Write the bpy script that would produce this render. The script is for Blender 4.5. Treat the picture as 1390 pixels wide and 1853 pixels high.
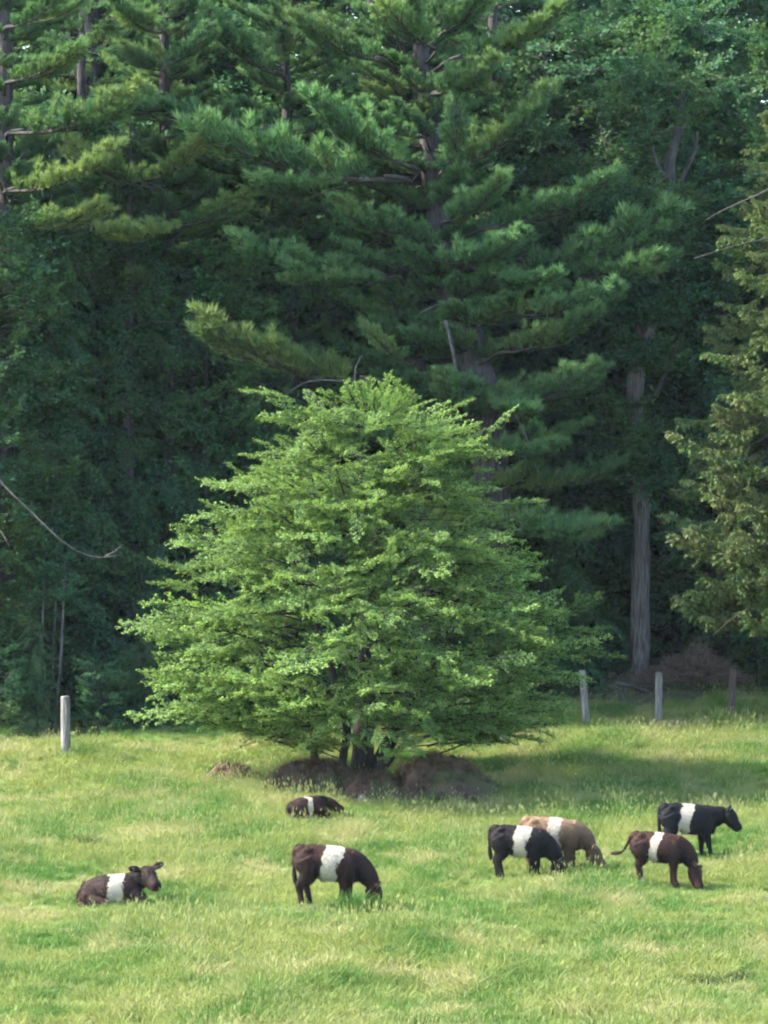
import bpy, math
import numpy as np
from mathutils import Vector, Matrix

# ------------------------------------------------------------------ camera, sky, sun, exposure
scene = bpy.context.scene
for o in list(bpy.data.objects):
    bpy.data.objects.remove(o)
COL = scene.collection
FPX, CX, YH = 9000.0, 695.0, 800.0          # focal length in photo pixels, centre column, eye-level row

cam_d = bpy.data.cameras.new('camera')
cam = bpy.data.objects.new('camera', cam_d)
COL.objects.link(cam)
cam_d.sensor_fit = 'HORIZONTAL'
cam_d.sensor_width = 36.0
cam_d.lens = 36.0 * FPX / 1390.0
cam_d.clip_start = 0.5
cam_d.clip_end = 5000.0
cam.location = (0, 0, 0)
cam.rotation_euler = (math.radians(90) - math.atan((926.5 - YH) / FPX), 0, 0)
scene.camera = cam

SUN_EL, SUN_AZ = math.radians(42), math.radians(-89)   # azimuth from +Y towards +X
to_sun = Vector((math.cos(SUN_EL) * math.sin(SUN_AZ), math.cos(SUN_EL) * math.cos(SUN_AZ), math.sin(SUN_EL)))
world = bpy.data.worlds.new('World')
scene.world = world
world.use_nodes = True
wn = world.node_tree
bg = wn.nodes['Background']
sky = wn.nodes.new('ShaderNodeTexSky')
sky.sky_type = 'NISHITA'
sky.sun_disc = False
sky.sun_elevation = SUN_EL
sky.sun_rotation = SUN_AZ
sky.air_density = 1.0
sky.dust_density = 1.0
sky.ozone_density = 1.5
wn.links.new(sky.outputs[0], bg.inputs[0])
bg.inputs[1].default_value = 0.15
sun_d = bpy.data.lights.new('sun', 'SUN')
sun_d.energy = 3.8
sun_d.angle = math.radians(4.0)
sun_d.color = (1.0, 0.95, 0.86)
sun = bpy.data.objects.new('sun', sun_d)
COL.objects.link(sun)
sun.rotation_euler = to_sun.to_track_quat('Z', 'Y').to_euler()
sun.location = (-30, 60, 60)

vs = scene.view_settings
vs.view_transform = 'Standard'
vs.look = 'None'
vs.gamma = 1.0
vs.use_curve_mapping = False
vs.exposure = 2.42
scene.cycles.use_denoising = True
scene.cycles.max_bounces = 4
scene.cycles.diffuse_bounces = 3
scene.cycles.transmission_bounces = 2
scene.cycles.use_adaptive_sampling = True
scene.cycles.adaptive_threshold = 0.03
scene.cycles.filter_width = 2.1

# ------------------------------------------------------------------ helpers
def P(px, py, d):
    """photo pixel at distance d (metres along +Y) -> world point"""
    return np.array([(px - CX) / FPX * d, d, (YH - py) / FPX * d])

_TY = [-400, -60, 0, 10, 25, 45, 60, 70, 76, 135, 200, 320, 900]
_TZ = [-6, -2.2, -1.7, -3.2, -6.0, -9.2, -10.3, -10.0, -9.52, -4.8, -1.5, 2, 6]
def gz(x, y):
    """ground height"""
    x = np.asarray(x, float); y = np.asarray(y, float)
    z = np.interp(y, _TY, _TZ)
    z = z + 0.045 * np.sin(x * 0.9 + 0.6 * y) + 0.05 * np.sin(0.37 * y - 0.5 * x + 1.0) + 0.03 * np.sin(1.7 * x - 0.8 * y)
    return z

def ground_d(py):
    """distance at which the photo row py meets the field"""
    return 15.6 / ((py - YH) / FPX + 0.08)

def G(px, py):
    d = ground_d(py)
    x = (px - CX) / FPX * d
    return np.array([x, d, float(gz(x, d))])

class Geo:
    def __init__(s):
        s.v, s.f, s.m, s.t, s.n = [], [], [], [], 0
    def add(s, V, F, mat=0, tint=0.5):
        V = np.asarray(V, float).reshape(-1, 3); F = np.asarray(F, int).reshape(-1, 3)
        s.v.append(V); s.f.append(F + s.n)
        s.m.append(np.full(len(F), mat, int))
        s.t.append(np.broadcast_to(np.asarray(tint, float), (len(V),)).copy())
        s.n += len(V)
    def arrays(s):
        return np.concatenate(s.v), np.concatenate(s.f), np.concatenate(s.m), np.concatenate(s.t)
    def add_geo(s, arr, M=None):
        V, F, m, t = arr
        if M is not None:
            V = V @ M[:3, :3].T + M[:3, 3]
        s.v.append(V); s.f.append(F + s.n); s.m.append(m); s.t.append(t); s.n += len(V)
    def mesh(s, name, mats, smooth=None):
        V, F, m, t = s.arrays()
        return make_mesh(name, V, F, mats, m, t, smooth)

def make_mesh(name, V, F, mats, m=None, t=None, smooth=None):
    me = bpy.data.meshes.new(name)
    me.vertices.add(len(V)); me.vertices.foreach_set('co', np.asarray(V, np.float32).ravel())
    me.loops.add(len(F) * 3); me.loops.foreach_set('vertex_index', np.asarray(F, np.int32).ravel())
    me.polygons.add(len(F))
    me.polygons.foreach_set('loop_start', np.arange(0, len(F) * 3, 3, dtype=np.int32))
    if m is not None:
        me.polygons.foreach_set('material_index', np.asarray(m, np.int32))
    if smooth is not None:
        sm = np.ones(len(F), bool) if smooth is True else np.isin(m, smooth)
        me.polygons.foreach_set('use_smooth', sm)
    else:
        me.polygons.foreach_set('use_smooth', np.zeros(len(F), bool))
    if t is not None:
        a = me.attributes.new('tint', 'FLOAT', 'POINT')
        a.data.foreach_set('value', np.asarray(t, np.float32))
    for x in mats:
        me.materials.append(x)
    me.update(calc_edges=True)
    return me

def link(name, data, parent=None, M=None):
    o = bpy.data.objects.new(name, data)
    COL.objects.link(o)
    if parent is not None:
        o.parent = parent
    if M is not None:
        o.matrix_local = Matrix(M.tolist())
    return o

def thing(name, label, cat, loc=(0, 0, 0), group=None, data=None):
    o = link(name, data)
    o.location = tuple(float(c) for c in loc)
    o['label'] = label; o['category'] = cat
    if group: o['group'] = group
    if data is None:
        o.empty_display_size = 0.3
    return o

def nrm(v):
    v = np.asarray(v, float)
    return v / (np.linalg.norm(v, axis=-1, keepdims=True) + 1e-9)

def frame(p, d, s=1.0, up=(0, 0, 1), roll=0.0):
    """matrix that takes +X to direction d at p"""
    d = nrm(d); y = nrm(np.cross(up, d)); z = np.cross(d, y)
    if roll:
        c, q = math.cos(roll), math.sin(roll)
        y, z = y * c + z * q, z * c - y * q
    M = np.eye(4); M[:3, 0] = d * s; M[:3, 1] = y * s; M[:3, 2] = z * s; M[:3, 3] = p
    return M

def tube(geo, pts, rad, n=6, mat=0, tint=0.5, cap=True, rough=0.0, rng=None, up=None, rad2=None):
    """closed tube through pts; rad2 = half height when the section is an ellipse (rad = half width)"""
    pts = np.asarray(pts, float); k = len(pts)
    rad = np.broadcast_to(np.asarray(rad, float), (k,)); r2 = rad if rad2 is None else np.asarray(rad2, float)
    tan = np.gradient(pts, axis=0) if k > 2 else np.repeat([pts[1] - pts[0]], 2, 0)
    tan = nrm(tan)
    ref = np.array([0.0, 0, 1]) if up is None else np.asarray(up, float)
    if up is None and abs(nrm(pts[-1] - pts[0])[2]) > 0.8:
        ref = np.array([0.0, 1, 0])
    a = np.linspace(0, 2 * np.pi, n, endpoint=False)
    V = []
    for i in range(k):
        s = nrm(np.cross(ref, tan[i])); u = np.cross(tan[i], s)
        rr = 1.0 if rng is None else 1 + rough * rng.uniform(-1, 1, n)
        V.append(pts[i] + (np.cos(a) * rad[i] * rr)[:, None] * s + (np.sin(a) * r2[i] * rr)[:, None] * u)
    V = np.concatenate(V)
    F = []
    for i in range(k - 1):
        b = i * n
        for j in range(n):
            j2 = (j + 1) % n
            F += [(b + j, b + j2, b + n + j2), (b + j, b + n + j2, b + n + j)]
    if cap:
        V = np.vstack([V, pts[0], pts[-1]])
        c0, c1 = k * n, k * n + 1; b = (k - 1) * n
        for j in range(n):
            j2 = (j + 1) % n
            F += [(c0, j2, j), (c1, b + j, b + j2)]
    geo.add(V, F, mat, tint)

def smooth_path(pts, n):
    """Catmull-Rom resample"""
    pts = np.asarray(pts, float); k = len(pts)
    ext = np.vstack([2 * pts[0] - pts[1], pts, 2 * pts[-1] - pts[-2]])
    out = []
    for u in np.linspace(0, k - 1 - 1e-6, n):
        i = int(u); f = u - i
        p0, p1, p2, p3 = ext[i], ext[i + 1], ext[i + 2], ext[i + 3]
        out.append(0.5 * (2 * p1 + (p2 - p0) * f + (2 * p0 - 5 * p1 + 4 * p2 - p3) * f * f + (3 * p1 - p0 - 3 * p2 + p3) * f ** 3))
    return np.array(out)

# ------------------------------------------------------------------ materials
def new_mat(name):
    m = bpy.data.materials.new(name); m.use_nodes = True
    nt = m.node_tree; nt.nodes.clear()
    out = nt.nodes.new('ShaderNodeOutputMaterial')
    return m, nt, out

def nd(nt, t, **kw):
    n = nt.nodes.new(t)
    for k, v in kw.items():
        setattr(n, k, v)
    return n

def mixc(nt, fac, a, b, blend='MIX'):
    n = nd(nt, 'ShaderNodeMix', data_type='RGBA', blend_type=blend)
    for sock, v in ((n.inputs[0], fac), (n.inputs[6], a), (n.inputs[7], b)):
        if isinstance(v, bpy.types.NodeSocket):
            nt.links.new(v, sock)
        else:
            sock.default_value = v if not isinstance(v, tuple) else (*v, 1.0)
    return n.outputs[2]

def ramp(nt, src, lo, hi):
    n = nd(nt, 'ShaderNodeMapRange')
    n.inputs[1].default_value = lo; n.inputs[2].default_value = hi
    nt.links.new(src, n.inputs[0])
    return n.outputs[0]

def noise(nt, scale, detail=3.0, vec=None, rough=0.55):
    n = nd(nt, 'ShaderNodeTexNoise')
    n.inputs['Scale'].default_value = scale; n.inputs['Detail'].default_value = detail
    n.inputs['Roughness'].default_value = rough
    if vec is not None:
        nt.links.new(vec, n.inputs['Vector'])
    return n.outputs[0]

def leaf_mat(name, dark, light, third=None, trans=0.35, nscale=0.7, rough=0.6, patch=(0.42, 0.62)):
    m, nt, out = new_mat(name)
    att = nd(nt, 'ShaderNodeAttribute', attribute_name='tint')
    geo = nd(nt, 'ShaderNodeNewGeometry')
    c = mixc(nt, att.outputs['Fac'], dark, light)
    if third is not None:
        c = mixc(nt, ramp(nt, noise(nt, nscale, 3, geo.outputs['Position']), *patch), c, third)
    oi = nd(nt, 'ShaderNodeObjectInfo')
    hs = nd(nt, 'ShaderNodeHueSaturation')
    mr = nd(nt, 'ShaderNodeMapRange'); mr.inputs[3].default_value = 0.8; mr.inputs[4].default_value = 1.25
    nt.links.new(oi.outputs['Random'], mr.inputs[0]); nt.links.new(mr.outputs[0], hs.inputs['Value'])
    nt.links.new(c, hs.inputs['Color'])
    p = nd(nt, 'ShaderNodeBsdfPrincipled'); p.inputs['Roughness'].default_value = rough
    p.inputs['Specular IOR Level'].default_value = 0.1
    t = nd(nt, 'ShaderNodeBsdfTranslucent')
    nt.links.new(hs.outputs[0], p.inputs['Base Color'])
    tc = mixc(nt, 1.0, hs.outputs[0], (1.0, 1.0, 0.55), 'MULTIPLY')
    nt.links.new(tc, t.inputs['Color'])
    mx = nd(nt, 'ShaderNodeMixShader'); mx.inputs[0].default_value = trans
    nt.links.new(p.outputs[0], mx.inputs[1]); nt.links.new(t.outputs[0], mx.inputs[2])
    nt.links.new(mx.outputs[0], out.inputs[0])
    return m

def rough_mat(name, a, b, scale=6.0, stretch=(1, 1, 1), rough=0.9, bump=0.4, lo=0.35, hi=0.65, coord='Object', c3=None, s3=1.5):
    m, nt, out = new_mat(name)
    tc = nd(nt, 'ShaderNodeTexCoord'); mp = nd(nt, 'ShaderNodeMapping')
    mp.inputs['Scale'].default_value = stretch
    nt.links.new(tc.outputs[coord], mp.inputs[0])
    n1 = noise(nt, scale, 6, mp.outputs[0], 0.65)
    c = mixc(nt, ramp(nt, n1, lo, hi), a, b)
    if c3 is not None:
        c = mixc(nt, ramp(nt, noise(nt, s3, 3, tc.outputs[coord]), 0.5, 0.68), c, c3)
    p = nd(nt, 'ShaderNodeBsdfPrincipled'); p.inputs['Roughness'].default_value = rough
    p.inputs['Specular IOR Level'].default_value = 0.2
    nt.links.new(c, p.inputs['Base Color'])
    bp = nd(nt, 'ShaderNodeBump'); bp.inputs['Strength'].default_value = bump; bp.inputs['Distance'].default_value = 0.05
    nt.links.new(n1, bp.inputs['Height']); nt.links.new(bp.outputs[0], p.inputs['Normal'])
    nt.links.new(p.outputs[0], out.inputs[0])
    return m

M_PINE = leaf_mat('pine_needles', (0.028, 0.092, 0.048), (0.160, 0.285, 0.110), (0.200, 0.270, 0.090), 0.32, 0.28, patch=(0.52, 0.68))  # light tint and patch colour raised to paint sunlit fronds
M_PINE_LIT = leaf_mat('sunlit_pine_needles', (0.036, 0.092, 0.040), (0.195, 0.285, 0.098), (0.20, 0.26, 0.09), 0.32, 0.5)  # lit copy of the pine needles: warm sunlight put into the colour
M_HEM = leaf_mat('hemlock_needles', (0.024, 0.076, 0.043), (0.066, 0.145, 0.068), (0.07, 0.12, 0.052), 0.3)
M_MAPLE = leaf_mat('broad_leaves', (0.027, 0.090, 0.047), (0.078, 0.175, 0.072), (0.09, 0.165, 0.06), 0.33)
M_CEDAR = leaf_mat('cedar_scales', (0.055, 0.100, 0.034), (0.125, 0.180, 0.056), (0.120, 0.135, 0.050), 0.2, 1.2)
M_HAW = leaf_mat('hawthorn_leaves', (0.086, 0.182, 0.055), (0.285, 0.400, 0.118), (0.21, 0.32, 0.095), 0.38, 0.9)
M_SHRUB = leaf_mat('shrub_leaves', (0.020, 0.060, 0.020), (0.06, 0.13, 0.04), None, 0.3)
M_BARK = rough_mat('pine_bark', (0.028, 0.023, 0.023), (0.095, 0.08, 0.078), 5, (3, 3, 0.6), bump=0.8)
M_PALE = rough_mat('grey_weathered_bark', (0.045, 0.036, 0.034), (0.20, 0.175, 0.165), 4, (5, 5, 0.45), bump=0.8)
M_TWIG = rough_mat('twig_bark', (0.03, 0.026, 0.023), (0.08, 0.07, 0.062), 9)
M_HBARK = rough_mat('hawthorn_bark', (0.016, 0.013, 0.012), (0.045, 0.037, 0.033), 7, (2, 2, 0.7), bump=0.7)
M_DEAD = rough_mat('dead_wood', (0.045, 0.042, 0.038), (0.12, 0.11, 0.102), 8)
M_SNAG = rough_mat('bleached_snag', (0.045, 0.042, 0.04), (0.12, 0.112, 0.105), 8)
M_POST = rough_mat('weathered_post', (0.09, 0.082, 0.076), (0.25, 0.23, 0.215), 6, (4, 4, 0.5), bump=0.6)
M_POSTB = rough_mat('brown_post', (0.04, 0.03, 0.025), (0.115, 0.088, 0.072), 6, (4, 4, 0.5), bump=0.6)
M_ROCK = rough_mat('field_stone', (0.07, 0.07, 0.066), (0.2, 0.195, 0.185), 5, bump=0.7)
M_ROCKW = rough_mat('pale_stone', (0.24, 0.235, 0.225), (0.42, 0.41, 0.40), 5, bump=0.5)
M_BRUSH = leaf_mat('dead_brush', (0.075, 0.052, 0.042), (0.19, 0.135, 0.105), None, 0.1)
M_BANK = rough_mat('weedy_bank', (0.05, 0.045, 0.03), (0.10, 0.10, 0.05), 4, bump=1.0, c3=(0.06, 0.09, 0.03), s3=1.3)
M_DIRT = rough_mat('bare_dirt', (0.038, 0.023, 0.017), (0.125, 0.078, 0.056), 3.2, bump=1.0, c3=(0.075, 0.085, 0.035), s3=1.1)

# ------------------------------------------------------------------ ground
def ground():
    xs = np.unique(np.concatenate([np.linspace(-900, -60, 12), np.linspace(-60, -14, 24), np.linspace(-14, 14, 113), np.linspace(14, 60, 24), np.linspace(60, 900, 12)]))
    ys = np.unique(np.concatenate([np.linspace(-300, 0, 8), np.linspace(0, 74, 38), np.linspace(74, 126, 209), np.linspace(126, 200, 38), np.linspace(200, 900, 15)]))
    X, Y = np.meshgrid(xs, ys)
    V = np.stack([X, Y, gz(X, Y)], -1).reshape(-1, 3)
    nx = len(xs); F = []
    i, j = np.meshgrid(np.arange(nx - 1), np.arange(len(ys) - 1))
    a = (j * nx + i).ravel()
    F = np.concatenate([np.stack([a, a + 1, a + nx + 1], 1), np.stack([a, a + nx + 1, a + nx], 1)])
    m, nt, out = new_mat('meadow_ground')
    g = nd(nt, 'ShaderNodeNewGeometry')
    n1 = noise(nt, 0.45, 4, g.outputs['Position'])
    n2 = noise(nt, 5.0, 4, g.outputs['Position'])
    c = mixc(nt, ramp(nt, n1, 0.4, 0.62), (0.065, 0.12, 0.025), (0.13, 0.17, 0.045))
    c = mixc(nt, ramp(nt, n2, 0.5, 0.75), c, (0.075, 0.085, 0.03))
    sx = nd(nt, 'ShaderNodeSeparateXYZ'); nt.links.new(g.outputs['Position'], sx.inputs[0])
    # leaf litter under the wood: the wood's edge runs obliquely from the left post to the brush heap
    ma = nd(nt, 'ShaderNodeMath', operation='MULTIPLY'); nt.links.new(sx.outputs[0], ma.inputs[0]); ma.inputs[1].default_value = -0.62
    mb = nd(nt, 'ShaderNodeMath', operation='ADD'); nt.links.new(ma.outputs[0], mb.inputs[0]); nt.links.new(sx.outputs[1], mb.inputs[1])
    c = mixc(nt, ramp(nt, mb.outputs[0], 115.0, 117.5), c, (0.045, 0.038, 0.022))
    p = nd(nt, 'ShaderNodeBsdfPrincipled'); p.inputs['Roughness'].default_value = 0.95
    p.inputs['Specular IOR Level'].default_value = 0.1
    nt.links.new(c, p.inputs['Base Color'])
    nt.links.new(p.outputs[0], out.inputs[0])
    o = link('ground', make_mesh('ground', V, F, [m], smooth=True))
    o['kind'] = 'structure'
ground()

# ------------------------------------------------------------------ foliage pieces (unit boughs along +X)
def needles(geo, base, dirs, length, width, rng, mat, tint):
    """thin triangles; base,dirs (n,3)"""
    n = len(base)
    side = nrm(np.cross(dirs, rng.normal(size=(n, 3)))) * (np.asarray(width) / 2).reshape(-1, 1)
    V = np.stack([base - side, base + side, base + dirs * np.asarray(length).reshape(-1, 1)], 1).reshape(-1, 3)
    geo.add(V, np.arange(3 * n).reshape(-1, 3), mat, np.repeat(tint, 3))

def leaves(geo, base, dirs, normal, length, width, rng, mat, tint):
    """folded diamond leaves"""
    n = len(base)
    side = nrm(np.cross(normal, dirs)); up = np.cross(dirs, side)
    L = np.asarray(length).reshape(-1, 1); W = np.asarray(width).reshape(-1, 1)
    mid = base + dirs * L * 0.45 + up * W * 0.12
    V = np.stack([base, mid + side * W / 2, base + dirs * L, mid - side * W / 2], 1).reshape(-1, 3)
    i = np.arange(n) * 4
    F = np.concatenate([np.stack([i, i + 1, i + 2], 1), np.stack([i, i + 2, i + 3], 1)])
    geo.add(V, F, mat, np.repeat(tint, 4))

def axis_curve(L, sag, lift, side, n=9):
    t = np.linspace(0, 1, n)
    return np.stack([L * t, side * L * np.sin(t * 2.6), L * (-sag * np.sin(np.pi * t) + lift * t ** 2.2)], 1)

def pine_bough(seed, L=3.0, dens=1.0, needle_n=22, nw=0.022):
    rng = np.random.default_rng(seed); g = Geo()
    ax = axis_curve(L, 0.03 + 0.05 * rng.random(), 0.06 + 0.10 * rng.random(), rng.uniform(-.05, .05))
    tube(g, ax, np.linspace(0.045, 0.008, len(ax)), 4, 0)
    nb = int(L * 15 * dens)
    B, D, LN, T = [], [], [], []
    for k in range(nb):
        t = 0.14 + 0.86 * (k + rng.random()) / nb
        p = np.array([np.interp(t, np.linspace(0, 1, 9), ax[:, c]) for c in range(3)])
        sgn = 1 if k % 2 else -1
        ang = sgn * math.radians(rng.uniform(30, 60) * (1.05 - 0.5 * t))
        ln = L * (0.30 * (1 - t) ** 0.7 + 0.10) * rng.uniform(0.55, 1.15) * (0.55 if t < 0.3 else 1)
        el = rng.uniform(-0.02, 0.38)
        d = nrm([math.cos(ang), math.sin(ang), el])
        q = np.array([p, p + d * ln * 0.55, p + d * ln + np.array([0, 0, ln * 0.22])])
        tube(g, q, [0.012, 0.008, 0.004], 3, 0, cap=False)
        nt_ = max(3, int(ln / 0.085))
        for s in range(nt_):
            u = 0.2 + 0.8 * (s + 0.5 * rng.random() + 0.5) / nt_
            c = p + d * ln * u + np.array([0, 0, ln * 0.22 * u * u])
            dd = nrm(d * 0.5 + np.array([0, 0, 0.8]) + rng.normal(size=3) * 0.2)
            c = c + rng.normal(size=3) * 0.035
            B.append(np.repeat([c], needle_n, 0))
            D.append(nrm(dd + rng.normal(size=(needle_n, 3)) * 0.42))
            LN.append(rng.uniform(0.13, 0.24, needle_n))
            T.append(np.clip(0.05 + 0.6 * u + 0.9 * (el - 0.15) + rng.normal(size=needle_n) * 0.15, 0, 1))  # tips paler as new growth; upturned tufts paler still, painting in top light
    B, D, LN, T = map(np.concatenate, (B, D, LN, T))
    needles(g, B, D, LN, np.full(len(B), nw), rng, 1, T)
    return g

def hem_bough(seed, L=2.4, dens=1.0):
    rng = np.random.default_rng(seed); g = Geo()
    ax = axis_curve(L, -0.03, -0.22 - 0.2 * rng.random(), rng.uniform(-.05, .05))
    tube(g, ax, np.linspace(0.03, 0.006, len(ax)), 3, 0)
    nb = int(L * 15 * dens); B, D, LN, T = [], [], [], []
    for k in range(nb):
        t = 0.08 + 0.92 * (k + rng.random()) / nb
        p = np.array([np.interp(t, np.linspace(0, 1, 9), ax[:, c]) for c in range(3)])
        sgn = 1 if k % 2 else -1
        ang = sgn * math.radians(rng.uniform(35, 65)); ln = L * (0.34 * (1 - t) + 0.07) * rng.uniform(0.6, 1.1)
        d = nrm([math.cos(ang), math.sin(ang), rng.uniform(-0.35, 0.1)])
        n_ = max(4, int(ln / 0.045) * 2)
        u = rng.random(n_)
        c = p + d * ln * u[:, None] - np.stack([0 * u, 0 * u, 0.38 * ln * u * u], 1)
        dd = nrm(d * 0.8 + np.array([0, 0, -0.35]) + rng.normal(size=(n_, 3)) * 0.5)
        B.append(c + rng.normal(size=(n_, 3)) * 0.015); D.append(dd); LN.append(rng.uniform(0.07, 0.13, n_))
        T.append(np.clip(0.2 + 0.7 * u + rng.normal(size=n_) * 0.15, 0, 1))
    B, D, LN, T = map(np.concatenate, (B, D, LN, T))
    needles(g, B, D, LN, np.full(len(B), 0.042), rng, 1, T)
    return g

def leaf_bough(seed, L=2.0, dens=1.0, size=0.09, node=0.09, per=3, sag=0.06, lift=0.02, spread=0.35, tipgain=0.6, flat=0.35, step=11):
    rng = np.random.default_rng(seed); g = Geo()
    ax = axis_curve(L, -sag * rng.random(), lift + 0.1 * rng.normal() * 0.5, rng.uniform(-.09, .09))
    tube(g, ax, np.linspace(0.019, 0.004, len(ax)), 4, 0)
    nb = int(L * step * dens); B, D, N, LN, T = [], [], [], [], []
    for k in range(nb + 1):
        t = 0.18 + 0.82 * (k + 0.6 * rng.random()) / nb; t = min(t, 1)
        p = np.array([np.interp(t, np.linspace(0, 1, 9), ax[:, c]) for c in range(3)])
        sgn = 1 if k % 2 else -1
        ang = sgn * math.radians(rng.uniform(25, 70)) if k < nb else 0.0
        ln = L * (spread * (1 - t) ** 0.8 + 0.09) * rng.uniform(0.5, 1.2)
        d = nrm([math.cos(ang), math.sin(ang), rng.uniform(-0.15, 0.32)])
        bend = rng.uniform(-0.25, 0.12)
        tube(g, np.array([p, p + d * ln * .5, p + d * ln + np.array([0, 0, bend * ln])]), [0.008, 0.005, 0.002], 3, 0, cap=False)
        ns = max(3, int(ln / node)); n_ = ns * per
        u = np.repeat(0.12 + 0.9 * (np.arange(ns) + 0.5) / ns, per)
        c = p + d * ln * u[:, None] + np.stack([0 * u, 0 * u, bend * ln * u * u], 1)
        dd = nrm(d * 0.55 + rng.normal(size=(n_, 3)) * np.array([0.75, 0.75, 0.32]))
        B.append(c + rng.normal(size=(n_, 3)) * size * 0.35); D.append(dd)
        N.append(nrm(np.array([0, 0, 1.0]) + rng.normal(size=(n_, 3)) * flat))
        LN.append(size * rng.uniform(0.65, 1.25, n_))
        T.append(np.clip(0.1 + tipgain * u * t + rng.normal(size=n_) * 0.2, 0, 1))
    B, D, N, LN, T = map(np.concatenate, (B, D, N, LN, T))
    leaves(g, B, D, N, LN, LN * 0.72, rng, 1, T)
    return g

def cedar_bough(seed, L=2.0):
    rng = np.random.default_rng(seed); g = Geo()
    ax = axis_curve(L, 0.16, 0.02 + 0.1 * rng.random(), rng.uniform(-.05, .05))
    tube(g, ax, np.linspace(0.03, 0.006, len(ax)), 4, 0)
    nb = int(L * 22); B, D, LN, T = [], [], [], []
    for k in range(nb):
        t = 0.15 + 0.85 * (k + rng.random()) / nb
        p = np.array([np.interp(t, np.linspace(0, 1, 9), ax[:, c]) for c in range(3)])
        ang = (1 if k % 2 else -1) * math.radians(rng.uniform(20, 75)); ln = rng.uniform(0.25, 0.55) * (1.15 - 0.45 * t)
        d = nrm([math.cos(ang), math.sin(ang), rng.uniform(-0.7, 0.35)])
        n_ = int(ln / 0.0105); u = rng.random(n_)
        fan = nrm(np.cross(d, [0, 0, 1.0]))
        side = np.where(rng.random(n_) < .5, 1, -1)[:, None]
        vert = nrm(np.cross(fan, d))
        dd = nrm(d * 0.8 + side * (vert * 0.55 + fan * 0.25) + rng.normal(size=(n_, 3)) * 0.2)
        B.append(p + d * ln * u[:, None] - np.stack([0 * u, 0 * u, 0.15 * ln * u * u], 1) + rng.normal(size=(n_, 3)) * 0.012)
        D.append(dd); LN.append(rng.uniform(0.06, 0.12, n_))
        T.append(np.clip(0.15 + 0.6 * u + rng.normal(size=n_) * 0.2, 0, 1))
    B, D, LN, T = map(np.concatenate, (B, D, LN, T))
    needles(g, B, D, LN, np.full(len(B), 0.048), rng, 1, T)
    return g

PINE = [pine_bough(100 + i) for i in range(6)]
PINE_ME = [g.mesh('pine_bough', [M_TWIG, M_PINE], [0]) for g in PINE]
PINE_LIT_ME = [g.mesh('pine_bough', [M_TWIG, M_PINE_LIT], [0]) for g in PINE]  # same boughs in the colour with sunlight painted in
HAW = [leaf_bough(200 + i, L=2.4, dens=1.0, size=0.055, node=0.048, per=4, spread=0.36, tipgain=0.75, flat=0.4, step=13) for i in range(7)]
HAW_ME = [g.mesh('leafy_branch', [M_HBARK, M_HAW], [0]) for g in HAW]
HAWS = [leaf_bough(240 + i, L=1.0, dens=1.3, size=0.054, node=0.048, per=4, spread=0.34, tipgain=0.8, flat=0.5, step=12) for i in range(4)]
CEDAR = [cedar_bough(300 + i) for i in range(5)]
CEDAR_ME = [g.mesh('cedar_bough', [M_TWIG, M_CEDAR], [0]) for g in CEDAR]
PINE_LO = [pine_bough(120 + i, 3.0, 0.62, 9, 0.034) for i in range(4)]
HEM_LO = [hem_bough(130 + i) for i in range(4)]
MAPLE_LO = [leaf_bough(140 + i, L=1.9, dens=1.0, size=0.125, node=0.12, per=3, spread=0.42, flat=0.45, step=8) for i in range(4)]
def fat(gs, k):
    """the same bough with its foliage thickness for far trees"""
    return [g.arrays() for g in gs]
PINE_LO, HEM_LO, MAPLE_LO, HAWS_A = fat(PINE_LO, 1), fat(HEM_LO, 1), fat(MAPLE_LO, 1), fat(HAWS, 1)

# ------------------------------------------------------------------ trees
def trunk_mesh(name, pts, rad, mat, seed=0, n=12, flute=0.12, extra=None):
    rng = np.random.default_rng(seed)
    g = Geo(); q = smooth_path(pts, 26)
    r = np.interp(np.linspace(0, len(pts) - 1, 26), np.arange(len(pts)), rad)
    tube(g, q, r, n, 0, rough=flute, rng=rng)
    for (bp, br) in (extra or []):
        tube(g, smooth_path(bp, 12), np.interp(np.linspace(0, 1, 12), np.linspace(0, 1, len(br)), br), 7, 0, rough=0.06, rng=rng)
    return g.mesh(name, [mat], smooth=True)

def local(pts, base):
    return [np.asarray(p, float) - base for p in pts]

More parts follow.
